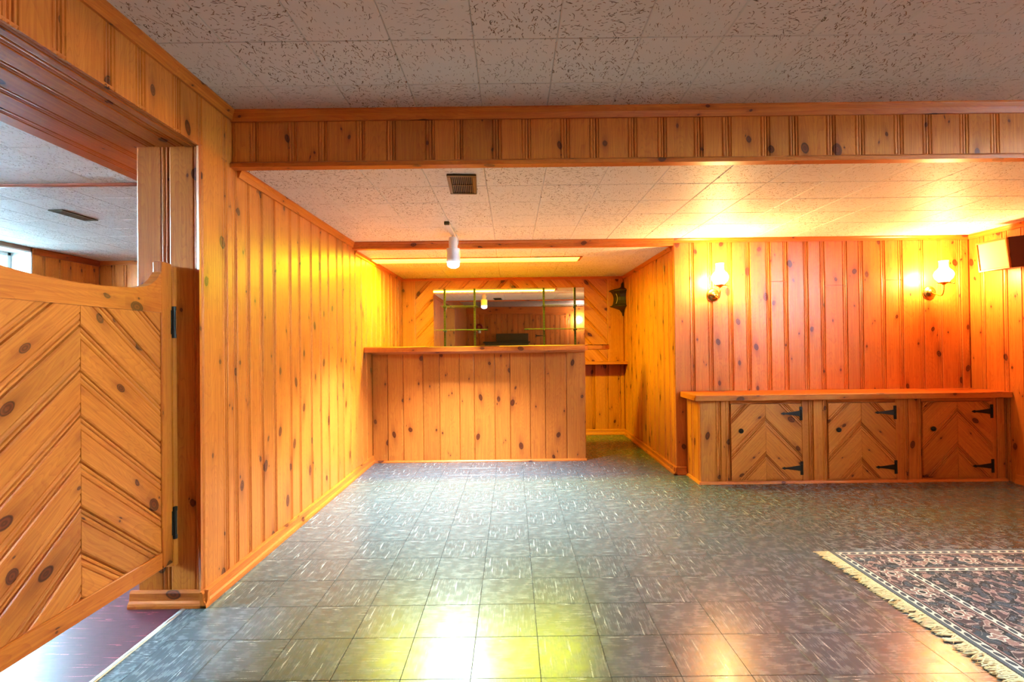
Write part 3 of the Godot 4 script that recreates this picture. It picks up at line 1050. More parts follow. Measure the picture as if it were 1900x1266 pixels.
func build_other_room() -> void:
	var set8: Array = M.set8
	slab("floor_other_room", "maroon floor of the neighbouring room", Vector3(-5.6, -0.2, -6.5), Vector3(-1.38, -0.001, 2.8), M.maroon)
	var c := slab("ceiling_other_room", "fissured tile ceiling of the neighbouring room in blue daylight", Vector3(-5.6, HIGH_Y + 0.009, -6.5), Vector3(BULK_X, HIGH_Y + 0.2, 2.8), M.ceiling)
	lay_ceiling(c, set8, -5.18, BULK_X, -1.7, -6.17, HIGH_Y, -3.36, 3.6)
	var up := Vector2(0, 1)
	# end wall
	var e := slab("wall_other_end", "dim pine end wall of the neighbouring room", Vector3(-5.6, 0, -6.5), Vector3(-1.58, 2.4, -6.182), M.wood)
	boards(e, plane_xf(Vector3(0, 0, -6.182), Vector3.RIGHT, Vector3.UP), rect(-5.18, 0, -1.59, HIGH_Y), up, marks_from(-5.18, -1.59, [0.19, 0.15, 0.185, 0.14]), 1)
	# window wall with its opening
	var wl := Node3D.new()
	wl.name = "wall_other_window"
	wl.set_meta("kind", "structure")
	wl.set_meta("label", "thick pine clad wall holding the basement window")
	add_child(wl)
	var za := -5.30
	var zb := -3.2
	var y0 := 1.35
	var y1 := 2.16
	extra(wl, "masonry", Vector3(-5.45, 0, -6.5), Vector3(-5.192, 2.4, za), M.masonry)
	extra(wl, "masonry", Vector3(-5.45, 0, zb), Vector3(-5.192, 2.4, -2.6), M.masonry)
	extra(wl, "masonry", Vector3(-5.45, 0, -0.5), Vector3(-5.192, 2.4, 2.8), M.masonry)
	extra(wl, "masonry", Vector3(-5.45, 0, -2.6), Vector3(-5.192, y0, -0.5), M.masonry)
	extra(wl, "masonry", Vector3(-5.45, y1, -2.6), Vector3(-5.192, 2.4, -0.5), M.masonry)
	extra(wl, "masonry", Vector3(-5.45, 0, za), Vector3(-5.192, y0, zb), M.masonry)
	extra(wl, "masonry", Vector3(-5.45, y1, za), Vector3(-5.192, 2.4, zb), M.masonry)
	var xf := plane_xf(Vector3(-5.192, 0, 0), Vector3(0, 0, -1), Vector3.UP)
	boards(wl, xf, rect(5.30, 0, 6.17, HIGH_Y), up, marks_from(5.30, 6.17, [0.15, 0.19, 0.14, 0.18]), 1)
	boards(wl, xf, rect(3.2, 0, 5.30, y0), up, marks_from(3.2, 5.30, [0.15, 0.19, 0.14, 0.18]), 1)
	boards(wl, xf, rect(0.5, 0, 3.2, y0), up, marks_from(0.5, 3.2, [0.15, 0.19, 0.14, 0.18]), 1)
	boards(wl, xf, rect(2.6, y0, 3.2, HIGH_Y), up, marks_from(2.6, 3.2, [0.15, 0.19]), 1)
	# white reveal, frame and panes
	window("window_1", "white framed basement window in a deep reveal", za, zb, y0, y1)
	window("window_3", "unseen second window added along the same wall for more daylight", -2.6, -0.5, y0, y1)  # added out of view to bring more daylight into this room
	slab("bounce_ground_outside", "unseen pale ground raised outside the basement window to bounce light in", Vector3(-14, 0.9, -14), Vector3(-5.46, 1.33, 6), M.snow)  # unseen ground, raised and whitened to throw light onto the ceiling
	# closing walls behind the viewer
	slab("wall_other_rear", "rear wall of the neighbouring room", Vector3(-5.6, 0, 2.6), Vector3(-1.58, 2.4, 2.8), M.wood)
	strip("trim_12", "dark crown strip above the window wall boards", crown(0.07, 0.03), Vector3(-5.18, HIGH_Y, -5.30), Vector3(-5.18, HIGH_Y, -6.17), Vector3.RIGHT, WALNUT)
	strip("trim_13", "crown strip above the end wall of the neighbouring room", crown(0.05, 0.03), Vector3(-5.18, HIGH_Y, -6.17), Vector3(-1.59, HIGH_Y, -6.17), Vector3.BACK, MOULD)
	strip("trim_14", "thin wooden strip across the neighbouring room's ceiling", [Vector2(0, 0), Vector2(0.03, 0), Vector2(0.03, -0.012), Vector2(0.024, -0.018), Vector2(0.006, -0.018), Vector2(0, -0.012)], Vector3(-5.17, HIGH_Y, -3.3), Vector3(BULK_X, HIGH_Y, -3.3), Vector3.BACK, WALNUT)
	# the wall's other face
	boards(get_node("wall_left"), plane_xf(Vector3(-1.58, 0, 0), Vector3(0, 0, 1), Vector3.UP), rect(-6.17, 0, -2.09, 1.955), up, marks_from(-6.17, -2.09, [0.18, 0.15]), 0, Color.WHITE, "plank", 0.01)
	# threshold strip
	var th := thing("threshold_strip", "narrow bright metal strip between the grey and the maroon floor", "threshold strip", Vector3(-1.38, 0, -1.25))
	var mb := MB.new()
	mb.sweep([Vector2(-0.010, 0), Vector2(0.010, 0), Vector2(0.008, 0.003), Vector2(0.003, 0.0042), Vector2(-0.003, 0.0042), Vector2(-0.008, 0.003)], Vector3(0, 0, -0.8), Vector3(0, 0, 0.8), Vector3.RIGHT, Vector3.UP)
	put("strip", mb.mesh(), M.steel, th)

func window(called: String, label: String, za: float, zb: float, y0: float, y1: float) -> void:
	var win := Node3D.new()
	win.name = called
	win.set_meta("kind", "structure")
	win.set_meta("label", label)
	add_child(win)
	extra(win, "reveal", Vector3(-5.44, y0, za), Vector3(-5.175, y1, za + 0.015), M.white_paint)
	extra(win, "reveal", Vector3(-5.44, y0, zb - 0.015), Vector3(-5.175, y1, zb), M.white_paint)
	extra(win, "reveal", Vector3(-5.44, y1 - 0.015, za), Vector3(-5.175, y1, zb), M.white_paint)
	extra(win, "sill", Vector3(-5.44, y0, za), Vector3(-5.15, y0 + 0.02, zb), M.white_paint)
	var at := []
	for k in 4:
		at.append(lerpf(za + 0.015, zb - 0.055, k / 3.0))
		extra(win, "mullion", Vector3(-5.43, y0 + 0.02, at[k]), Vector3(-5.39, y1 - 0.015, at[k] + 0.04), M.white_paint, 0.004)
	for y in [y0 + 0.02, y1 - 0.055]:
		extra(win, "rail", Vector3(-5.43, y, za + 0.015), Vector3(-5.39, y + 0.04, zb - 0.015), M.white_paint, 0.004)
	for k in 3:
		extra(win, "pane", Vector3(-5.412, y0 + 0.06, at[k] + 0.04), Vector3(-5.408, y1 - 0.055, at[k + 1]), M.pane)

func build_rear() -> void:
	# unseen window, added beside the viewer so cool daylight fills the room
	var win := Node3D.new()
	win.name = "window_2"
	win.set_meta("kind", "structure")
	win.set_meta("label", "unseen white framed window added to let cool daylight into the room")
	add_child(win)
	var wx := RIGHT_X + 0.06
	for z in [-1.7, -1.225, -0.75]:
		extra(win, "mullion", Vector3(wx, 1.5, z), Vector3(wx + 0.05, 2.05, z + 0.05), M.white_paint, 0.004)
	for y in [1.5, 2.0]:
		extra(win, "rail", Vector3(wx, y, -1.7), Vector3(wx + 0.05, y + 0.05, -0.7), M.white_paint, 0.004)
	for z in [-1.65, -1.175]:
		extra(win, "pane", Vector3(wx + 0.023, 1.55, z), Vector3(wx + 0.027, 2.0, z + 0.425), M.pane)
	extra(win, "sill", Vector3(RIGHT_X - 0.03, 1.48, -1.75), Vector3(wx, 1.5, -0.65), M.white_paint, 0.004)
	slab("added_bounce_ground", "unseen pale ground added outside the added window to bounce daylight in", Vector3(RIGHT_X + 0.21, 0.6, -9), Vector3(14, 1.48, 9), M.snow)  # added reflector that sends daylight up through the added window
	# what the mirror shows of the room behind the viewer: header, door, dark cupboard
	strip("trim_15", "reddish pine header along the top of the rear wall", [Vector2(0, 0), Vector2(0.04, 0), Vector2(0.04, -0.2), Vector2(0, -0.2)], Vector3(WALL_X, HIGH_Y, 2.6), Vector3(RIGHT_X, HIGH_Y, 2.6), Vector3.FORWARD, MOULD)
	var d := Node3D.new()
	d.name = "door_1"
	d.set_meta("kind", "structure")
	d.set_meta("label", "pine plank door with black strap hinges seen in the bar mirror")
	d.position = Vector3(1.1, 0, 2.6)
	add_child(d)
	var xf := plane_xf(Vector3(0, 0, -0.012), Vector3.LEFT, Vector3.UP)
	boards(d, xf, rect(-0.42, 0.01, 0.42, 1.95), Vector2(0, 1), marks_from(-0.42, 0.42, [0.14]), 1, Color.WHITE, "board", 0.02)
	for s in [-1.0, 1.0]:
		extra(d, "casing", Vector3(s * 0.46 - 0.04, 0, -0.03), Vector3(s * 0.46 + 0.04, 1.96, 0), M.wood, 0.004, 1, MOULD)
	extra(d, "casing", Vector3(-0.5, 1.955, -0.03), Vector3(0.5, 2.0, 0), M.wood, 0.004, 0, MOULD)
	for y in [0.35, 1.35]:
		strap_hinge(d, Vector3(-0.4, y, -0.034), Basis(Vector3.UP, PI), 0.3)
	var t := thing("sideboard", "dark wooden sideboard against the rear wall, visible in the mirror", "sideboard", Vector3(-0.15, 0, 2.3))
	extra(t, "body", Vector3(-0.62, 0.08, -0.22), Vector3(0.62, 1.15, 0.26), M.dark_wood, 0.006)
	extra(t, "top", Vector3(-0.66, 1.15, -0.25), Vector3(0.66, 1.19, 0.26), M.dark_wood, 0.006)
	extra(t, "upper_shelf", Vector3(-0.3, 1.19, 0.0), Vector3(0.62, 1.42, 0.26), M.dark_wood, 0.006)
	for sx in [-0.55, 0.55]:
		for sz in [-0.18, 0.2]:
			extra(t, "leg", Vector3(sx - 0.03, 0, sz - 0.03), Vector3(sx + 0.03, 0.08, sz + 0.03), M.dark_wood)

func strap_hinge(parent: Node3D, at: Vector3, b: Basis, ln: float) -> void:
	# plate at the origin, strap tapering along -x to a spear point
	var mb := MB.new()
	var t := 0.004
	mb.box(Vector3(-0.011, -0.052, 0), Vector3(0.011, 0.052, t), 0.001)
	mb.sweep([Vector2(-0.010, 0.021), Vector2(-ln * 0.55, 0.010), Vector2(-ln * 0.78, 0.006), Vector2(-ln * 0.86, 0.011), Vector2(-ln, 0.0), Vector2(-ln * 0.86, -0.011), Vector2(-ln * 0.78, -0.006), Vector2(-ln * 0.55, -0.010), Vector2(-0.010, -0.021)], Vector3.ZERO, Vector3(0, 0, t), Vector3.RIGHT, Vector3.UP)
	mb.tube([Vector3(0.0, -0.03, t + 0.002), Vector3(0, 0.03, t + 0.002)], 0.0055, 8)
	put("hinge", mb.mesh(), M.iron, parent, Transform3D(b, at))

func build_bar() -> void:
	var t := thing("bar_counter", "knotty pine plank bar front in the recess", "bar", Vector3(-0.31, 0, -4.65))
	var fz := 0.06 - 0.012
	extra(t, "carcass", Vector3(-1.0, 0, -0.06), Vector3(0.985, 1.028, fz), M.wood)
	extra(t, "end_panel", Vector3(0.92, 0, -0.45), Vector3(0.985, 1.028, -0.061), M.wood)
	var px := [683.6, 719.0, 748.0, 784.7, 815.6, 852.7, 880.0, 918.0, 946.5, 983.6, 1011.6, 1051.0, 1086.5]
	var mk := []
	for p in px:
		mk.append((p - 951.0) / 911.0 * 4.59 + 0.31)
	mk[0] = -1.002
	mk[-1] = 0.992
	boards(t, plane_xf(Vector3(0, 0, fz), Vector3.RIGHT, Vector3.UP), rect(-1.003, 0.0, 0.993, 1.028), Vector2(0, 1), mk, 0, Color.WHITE)
	var mb := MB.new()
	mb.tint = MOULD
	mb.sweep([Vector2(0, 0), Vector2(0.018, 0), Vector2(0.017, 0.008), Vector2(0.011, 0.016), Vector2(0.0, 0.02)], Vector3(-0.98, 0, 0.06), Vector3(0.994, 0, 0.06), Vector3.BACK, Vector3.UP, Vector2(0.3, 0.1))
	put("shoe_moulding", mb.mesh(), M.wood, t)
	# top: one slab with a narrow rounded tongue past the end
	var tp := thing("bar_countertop", "varnished pine bar top with a rounded tongue beyond its end", "countertop", Vector3(-0.31, 1.03, -4.65))
	var o := [Vector2(-1.0, 0.31), Vector2(0.955, 0.31), Vector2(0.985, 0.28), Vector2(0.985, -0.16)]
	for k in 9:
		var a := PI / 2 - PI * k / 8.0
		o.append(Vector2(1.19 + 0.09 * cos(a), -0.25 + 0.09 * sin(a)))
	o.append(Vector2(0.9, -0.34))
	o.append(Vector2(-1.0, -0.34))
	slab_outline(tp, "board", o, 0.05, M.wood, MOULD)
	mb = MB.new()
	mb.tint = MOULD
	mb.sweep([Vector2(0, 0), Vector2(0.02, 0), Vector2(0.014, -0.012), Vector2(0, -0.02)], Vector3(-1.0, 0.0, 0.06), Vector3(0.98, 0, 0.06), Vector3.BACK, Vector3.UP, Vector2(0.1, 0.2))
	put("bed_moulding", mb.mesh(), M.wood, t, Transform3D(Basis.IDENTITY, Vector3(0, 1.028, 0)))
	# low shelf along the recess back wall
	var sh := thing("back_shelf", "narrow pine shelf along the wall below the mirror", "shelf", Vector3(0, 0.845, ALCOVE_Z))
	extra(sh, "board", Vector3(WALL_X, 0, 0), Vector3(ALCOVE_X, 0.032, 0.16), M.wood, 0.003, 0, MOULD)
	for x in [-0.8, 0.2]:
		extra(sh, "bracket", Vector3(x, -0.1, 0.0), Vector3(x + 0.02, 0, 0.12), M.wood, 0.002, 1)
	# mirror
	var mi := thing("wall_mirror", "large frameless wall mirror above the bar reflecting the room", "mirror", Vector3(-0.03, 1.0, ALCOVE_Z))
	extra(mi, "glass", Vector3(-0.905, 0.0, 0.002), Vector3(0.9, 0.767, 0.009), M.mirror, 0.0015)
	# slotted standards carrying glass shelves
	var at := [-0.80, -0.442, 0.385, 0.756]
	for i in 4:
		var st := thing("shelf_standard", ["slotted metal shelf standard at the mirror's edge by the plank wall", "slotted metal shelf standard at the free end of the shelves by the plank wall", "slotted metal shelf standard at the free end of the shelves by the corner shelf", "slotted metal shelf standard at the mirror's edge by the corner shelf"][i], "shelf standard", Vector3(at[i], 1.02, ALCOVE_Z + 0.009), "metal shelf standards on the mirror")
		extra(st, "channel", Vector3(-0.012, 0, 0), Vector3(0.012, 0.745, 0.012), M.bronze, 0.001)
		for k in 22:
			extra(st, "slot", Vector3(-0.0035, 0.03 + k * 0.0318, 0.0118), Vector3(0.0035, 0.046 + k * 0.0318, 0.0125), M.dark)
		for y in [0.247, 0.525]:
			extra(st, "bracket", Vector3(-0.004, y - 0.016, 0.012), Vector3(0.004, y, 0.15), M.bronze, 0.001)
	for i in 4:
		var x0: float = [-0.905, 0.15, -0.83, 0.36][i]
		var x1: float = [-0.29, 0.875, -0.40, 0.875][i]
		var y: float = [1.267, 1.267, 1.545, 1.545][i]
		var g := thing("glass_shelf", ["lower clear glass shelf by the plank wall, in front of the mirror", "lower clear glass shelf near the corner shelf, in front of the mirror", "short upper clear glass shelf by the plank wall, in front of the mirror", "short upper clear glass shelf near the corner shelf, in front of the mirror"][i], "glass shelf", Vector3((x0 + x1) * 0.5, y, ALCOVE_Z + 0.10), "glass shelves in front of the mirror")
		extra(g, "glass_plate", Vector3((x0 - x1) * 0.5, 0.0005, -0.075), Vector3((x1 - x0) * 0.5, 0.0065, 0.075), M.glass, 0.001)

# a flat slab from an outline in (x, z) with eased edges
func slab_outline(parent: Node3D, called: String, o: Array, th: float, mat: Material, tint: Color) -> void:
	var mb := MB.new()
	mb.tint = tint
	var pv := PackedVector2Array(o)
	var ins := Geometry2D.offset_polygon(pv, -0.006)[0]
	var layers := [[ins, 0.0], [pv, 0.006], [pv, th - 0.006], [ins, th]]
	var cen := Vector3.ZERO
	for p in o:
		cen += Vector3(p.x, th * 0.5, p.y) / o.size()
	for e in [[ins, 0.0, Vector3.DOWN], [ins, th, Vector3.UP]]:
		var tr := Geometry2D.triangulate_polygon(e[0])
		for k in range(0, tr.size(), 3):
			var pp := []
			var us := []
			for j in 3:
				var q: Vector2 = e[0][tr[k + j]]
				pp.append(Vector3(q.x, e[1], q.y))
				us.append(Vector2((q.y + 0.5) / 1.6, (q.x + 1.0) / 2.4))
			mb.poly(pp, e[2], us)
	for l in 3:
		var A: PackedVector2Array = layers[l][0]
		var B: PackedVector2Array = layers[l + 1][0]
		var n := A.size()
		for i in n:
			var a0 := A[i]; var a1 := A[(i + 1) % n]
			var b0 := nearest(B, a0); var b1 := nearest(B, a1)
			var d := (a1 - a0).normalized()
			var nr := Vector3(d.y, [-1.0, 0.0, 1.0][l], -d.x).normalized()
			var mid := Vector3((a0.x + a1.x) * 0.5, 0, (a0.y + a1.y) * 0.5) - cen
			if Geometry2D.is_point_in_polygon(Vector2((a0.x + a1.x) * 0.5 + nr.x * 0.002, (a0.y + a1.y) * 0.5 + nr.z * 0.002), pv) == true and l == 1:
				nr = Vector3(-nr.x, nr.y, -nr.z)
			elif l != 1 and Geometry2D.is_point_in_polygon(Vector2((a0.x + a1.x) * 0.5 + nr.x * 0.008, (a0.y + a1.y) * 0.5 + nr.z * 0.008), ins):
				nr = Vector3(-nr.x, nr.y, -nr.z)
			var al := a0.x if absf(d.x) > absf(d.y) else a0.y
			var al1 := a1.x if absf(d.x) > absf(d.y) else a1.y
			mb.poly([Vector3(a0.x, layers[l][1], a0.y), Vector3(a1.x, layers[l][1], a1.y), Vector3(b1.x, layers[l + 1][1], b1.y), Vector3(b0.x, layers[l + 1][1], b0.y)], nr, [Vector2(layers[l][1] / 1.6 + 0.14, (al + 1) / 2.4), Vector2(layers[l][1] / 1.6 + 0.14, (al1 + 1) / 2.4), Vector2(layers[l + 1][1] / 1.6 + 0.14, (al1 + 1) / 2.4), Vector2(layers[l + 1][1] / 1.6 + 0.14, (al + 1) / 2.4)])
	put(called, mb.mesh(), mat, parent)

func nearest(p: PackedVector2Array, q: Vector2) -> Vector2:
	var best := p[0]
	for e in p:
		if e.distance_squared_to(q) < best.distance_squared_to(q):
			best = e
	return best

func build_cabinet() -> void:
	var x0 := 1.432
	var x1 := 3.775
	var zf := -3.77
	var t := thing("low_cabinet", "long low pine cabinet with three herringbone doors and black strap hinges", "cabinet", Vector3(x0, 0, zf))
	var L := x1 - x0
	var D := zf - BACK_Z
	var f := -0.012
	var wt := Color.WHITE
	extra(t, "body", Vector3(0.013, 0.0, BACK_Z - zf + 0.002), Vector3(L, 0.638, f), M.wood)
	var xf := plane_xf(Vector3(0, 0, f), Vector3.RIGHT, Vector3.UP)
	var doors := [[1.668, 1.933, 2.206], [2.413, 2.665, 2.925], [3.135, 3.40, 3.665]]
	# upright boards between and beside the doors
	var gaps := [[x0, 1.59, 1.664], [2.21, 2.30, 2.409], [2.929, 3.03, 3.131], [3.669, 3.71, x1]]
	for g in gaps:
		var mk := []
		for e in g:
			mk.append(e - x0)
		boards(t, xf, rect(mk[0], 0.0, mk[-1], 0.638), Vector2(0, 1), mk, 1, wt, "plank")
	for d in doors:
		for y in [[0.012, 0.03], [0.614, 0.638]]:
			extra(t, "rail", Vector3(d[0] - x0 - 0.003, y[0], f), Vector3(d[2] - x0 + 0.003, y[1], -0.001), M.wood, 0.001, 0, wt)
	var side := plane_xf(Vector3(0.012, 0, 0), Vector3(0, 0, 1), Vector3.UP)
	# end face towards the bar: normal -x
	boards(t, side, rect(BACK_Z - zf + 0.002, 0, 0.0, 0.638), Vector2(0, 1), [BACK_Z - zf + 0.002, -0.14, 0.0], 1, Color.WHITE)
	var mb := MB.new()
	mb.tint = wt
	mb.sweep([Vector2(0, 0), Vector2(0.016, 0), Vector2(0.015, 0.008), Vector2(0.01, 0.016), Vector2(0.0, 0.02)], Vector3(-0.014, 0, 0), Vector3(L, 0, 0), Vector3.BACK, Vector3.UP, Vector2(0.45, 0.1))
	put("shoe_moulding", mb.mesh(), M.wood, t)
	mb = MB.new()
	mb.sweep([Vector2(0, 0), Vector2(0.016, 0), Vector2(0.015, 0.008), Vector2(0.01, 0.016), Vector2(0.0, 0.02)], Vector3(0, 0, BACK_Z - zf + 0.03), Vector3(0, 0, 0.014), Vector3.LEFT, Vector3.UP, Vector2(0.45, 0.1))
	put("shoe_moulding", mb.mesh(), M.wood, t)
	var k := 0
	for d in doors:
		var a: float = d[0] - x0
		var b: float = d[2] - x0
		var c: float = d[1] - x0
		var dr := Node3D.new()
		dr.name = "door"
		t.add_child(dr, true)
		extra(dr, "backing", Vector3(a, 0.033, f + 0.001), Vector3(b, 0.611, f + 0.008), M.wood)
		var dx := plane_xf(Vector3(0, 0, f + 0.008), Vector3.RIGHT, Vector3.UP)
		chevron(dr, dx, a, b, c, 0.033, 0.611, 0.19, 46.0, 0.014, Color.WHITE, "board", 2, [0.13, 0.17, 0.07][k])
		for y in [0.535, 0.118]:
			strap_hinge(dr, Vector3(b - 0.004, y, f + 0.0225), Basis.IDENTITY, 0.155)
		mb = MB.new()
		mb.lathe([Vector2(0.0, 0.024), Vector2(0.012, 0.023), Vector2(0.018, 0.017), Vector2(0.019, 0.012), Vector2(0.014, 0.006), Vector2(0.008, 0.003), Vector2(0.012, 0.0)], Vector3(a + 0.07, 0.408, f + 0.022), 18, 0, TAU, Basis(Vector3.RIGHT, PI / 2))
		put("knob", mb.mesh(), M.iron, dr)
		k += 1
	var tp := thing("cabinet_top", "smooth golden pine worktop on the low cabinet", "worktop", Vector3(x0, 0.64, zf))
	extra(tp, "board", Vector3(-0.05, 0.0, BACK_Z - zf + 0.002), Vector3(L + 0.012, 0.046, 0.05), M.wood, 0.004, 0, MOULD)
	tp.set_meta("label", "smooth golden pine worktop on the low cabinet")

func build_saloon_door() -> void:
	# swung square into the room: lies in the plane x = -1.415, face towards +x
	var X := -1.418
	var t := thing("saloon_door", "swinging pine saloon door with herringbone boards and a scooped top rail", "door", Vector3(X, 0, -2.07))
	# local: x = out of the face, z from the hinge (0) towards the viewer (+)
	var W := 0.835
	var yb := 0.196
	var yp0 := 0.262
	var yp1 := 1.231
	var th := 0.036
	var wt := MOULD
	var s0 := 0.082
	var s1 := s0 + 0.735
	extra(t, "stile", Vector3(-th, yb, 0.022), Vector3(0, 1.44, s0), M.wood, 0.003, 1, wt)
	extra(t, "stile", Vector3(-th, yb, s1), Vector3(0, 1.44, s1 + 0.06), M.wood, 0.003, 1, wt)
	extra(t, "bottom_rail", Vector3(-th, yb, s0), Vector3(0, yp0, s1), M.wood, 0.003, 2, wt)
	# scooped top rail
	var o := [Vector2(s0, yp1), Vector2(s1, yp1)]
	var n := 28
	for i in n + 1:
		var u := 1.0 - 2.0 * i / n
		var z := (s0 + s1) * 0.5 + u * 0.3675
		var y := 1.305 + 0.03 * pow(absf(u), 2.0) + 0.062 * pow(absf(u), 9.0)
		o.append(Vector2(z, y))
	var mb := MB.new()
	mb.tint = wt
	mb.sweep(o, Vector3(-th, 0, 0), Vector3(0, 0, 0), Vector3(0, 0, 1), Vector3.UP, Vector2(0.51, 0.2))
	# let the grain run along the rail
	for i in mb.uv.size():
		var p := mb.v[i]
		mb.uv[i] = Vector2((0.81 + (p.y - yp1)) / 1.6, (0.4 + p.z) / 2.4)
	put("top_rail", mb.mesh(), M.wood, t)
	extra(t, "backing", Vector3(-th + 0.008, yp0, s0), Vector3(-0.018, yp1, s1), M.wood)
	# boards: face normal +x, u = -z, v = up
	var xf := plane_xf(Vector3(-0.018, 0, 0), Vector3(0, 0, -1), Vector3.UP)
	chevron(t, xf, -s1, -s0, -(s0 + s1) * 0.5, yp0, yp1, 0.1145, 40.0, 0.012, Color.WHITE, "board", 1, 0.067)
	# back side boards as well
	var xb := plane_xf(Vector3(-th + 0.008, 0, 0), Vector3(0, 0, 1), Vector3.UP)
	boards(t, xb, rect(s0, yp0, s1, yp1), Vector2(0, 1), marks_from(s0, s1, [0.1225]), 0, wt, "board", 0.008)
	# hanging strip on the post and two spring hinges
	extra(t, "hanging_strip", Vector3(-th, yb - 0.02, -0.009), Vector3(0, 1.43, 0.019), M.wood, 0.002, 1, MOULD)
	for y in [1.195, 0.36]:
		mb = MB.new()
		mb.tube([Vector3(0.006, y - 0.062, 0.018), Vector3(0.006, y + 0.062, 0.018)], 0.007, 12)
		mb.tube([Vector3(0.006, y + 0.05, 0.018), Vector3(0.006, y + 0.066, 0.018)], 0.0085, 12)
		mb.tube([Vector3(0.006, y - 0.066, 0.018), Vector3(0.006, y - 0.05, 0.018)], 0.0085, 12)
		mb.box(Vector3(0.0, y - 0.05, 0.008), Vector3(0.002, y + 0.05, 0.03), 0.0008)
		put("hinge", mb.mesh(), M.iron, t)

func build_lamps() -> void:
	# two brass sconces with milk glass chimneys
	var warm := Color(1.0, 0.79, 0.48)
	var shade := glow(Color(1.0, 0.93, 0.82), 2.6)
	for i in 2:
		var x: float = [1.667, 3.455][i]
		var t := thing("wall_sconce", ["brass wall sconce with milk glass chimney near the bar recess", "brass wall sconce with milk glass chimney near the loudspeaker"][i], "wall lamp", Vector3(x, 1.477, BACK_Z), "brass wall sconces")
		var fwd := Basis(Vector3.RIGHT, PI / 2)
		var mb := MB.new()
		mb.lathe([Vector2(0.054, 0.0), Vector2(0.054, 0.006), Vector2(0.048, 0.012), Vector2(0.044, 0.011), Vector2(0.040, 0.015), Vector2(0.034, 0.015), Vector2(0.030, 0.022), Vector2(0.016, 0.03), Vector2(0.0, 0.032)], Vector3.ZERO, 32, 0, TAU, fwd)
		put("backplate", mb.mesh(), M.brass, t)
		mb = MB.new()
		var path := []
		for k in 19:
			var u := k / 18.0
			var z := 0.03 + 0.112 * sin(u * PI * 0.5)
			var y := -0.004 + 0.006 * sin(u * 6.0) - 0.036 * sin(u * PI) + 0.055 * pow(u, 4.0)
			path.append(Vector3(0.0, y, z))
		mb.tube(path, 0.0045, 10)
		mb.lathe([Vector2(0.0, 0.046), Vector2(0.012, 0.048), Vector2(0.014, 0.054), Vector2(0.026, 0.058), Vector2(0.045, 0.064), Vector2(0.046, 0.068), Vector2(0.03, 0.07), Vector2(0.022, 0.078), Vector2(0.022, 0.085), Vector2(0.0, 0.086)], Vector3(0, 0, 0.142), 28)
		put("arm", mb.mesh(), M.brass, t)
		mb = MB.new()
		mb.tube([Vector3(0.03, 0.062, 0.155), Vector3(0.055, 0.058, 0.165)], 0.0025, 8)
		mb.lathe([Vector2(0.0, -0.006), Vector2(0.006, -0.003), Vector2(0.006, 0.003), Vector2(0.0, 0.006)], Vector3(0.058, 0.057, 0.167), 12)
		put("key", mb.mesh(), M.brass, t)
		mb = MB.new()
		mb.lathe([Vector2(0.034, 0.072), Vector2(0.040, 0.080), Vector2(0.057, 0.098), Vector2(0.066, 0.122), Vector2(0.066, 0.136), Vector2(0.056, 0.158), Vector2(0.040, 0.174), Vector2(0.031, 0.190), Vector2(0.030, 0.225), Vector2(0.033, 0.240), Vector2(0.030, 0.240), Vector2(0.028, 0.225), Vector2(0.027, 0.186)], Vector3(0, 0, 0.142), 32)
		put("lamp_shade", mb.mesh(), shade, t)
		lamp_light("sconce_lamp_light", Vector3(x, 1.477 + 0.125, BACK_Z + 0.142), warm, 1.6, 0.045)
	# track spot over the bar floor
	var s := thing("track_spotlight", "white cylindrical spotlight hanging from a short track before the bar", "spotlight", Vector3(-0.445, SOFFIT_Y, -3.78))
	var b := MB.new()
	b.box(Vector3(-0.016, -0.018, -0.12), Vector3(0.016, 0.0, 0.36), 0.003)
	put("track", b.mesh(), M.white, s)
	extra(s, "end_cap", Vector3(-0.018, -0.022, 0.35), Vector3(0.018, -0.001, 0.375), M.bronze, 0.002)
	b = MB.new()
	b.tube([Vector3(0, -0.018, 0.02), Vector3(0, -0.05, 0.0)], 0.008, 10)
	b.tube([Vector3(0.03, -0.02, 0.06), Vector3(0.045, -0.05, 0.03), Vector3(0.035, -0.09, 0.0)], 0.003, 8)
	put("stem", b.mesh(), M.white, s)
	b = MB.new()
	b.lathe([Vector2(0.0, -0.030), Vector2(0.030, -0.031), Vector2(0.034, -0.036), Vector2(0.034, -0.112), Vector2(0.036, -0.116), Vector2(0.052, -0.118), Vector2(0.053, -0.124), Vector2(0.053, -0.222), Vector2(0.050, -0.222), Vector2(0.050, -0.20), Vector2(0.0, -0.195)], Vector3.ZERO, 32)
	put("housing", b.mesh(), M.white, s)
	b = MB.new()
	b.lathe([Vector2(0.0, -0.268), Vector2(0.024, -0.266), Vector2(0.042, -0.256), Vector2(0.048, -0.24), Vector2(0.044, -0.215), Vector2(0.03, -0.198)], Vector3.ZERO, 28)
	put("bulb", b.mesh(), glow(Color(0.93, 0.98, 1.0), 7.0), s)
	var sp := SpotLight3D.new()
	sp.name = "track_lamp_light"
	sp.position = Vector3(-0.445, SOFFIT_Y - 0.262, -3.78)
	sp.rotation = Vector3(-PI / 2 - 0.14, 0, 0)
	sp.spot_angle = 54.0
	sp.spot_angle_attenuation = 1.0
	sp.spot_range = 20.0
	sp.spot_attenuation = 2.0
	sp.light_color = Color(0.84, 0.95, 1.0)
	sp.light_energy = 26.0
	sp.light_size = 0.04
	sp.shadow_enabled = true
	add_child(sp)
	# recessed fluorescent fitting in the recess ceiling
	var fl := thing("fluorescent_fixture", "long recessed fluorescent ceiling light with a thin wooden rim over the bar", "ceiling light", Vector3(-0.327, ALCOVE_Y, -4.605))
	var HX := 0.985
	var HZ := 0.105
	extra(fl, "housing", Vector3(-HX, 0.09, -HZ), Vector3(HX, 0.11, HZ), M.white)
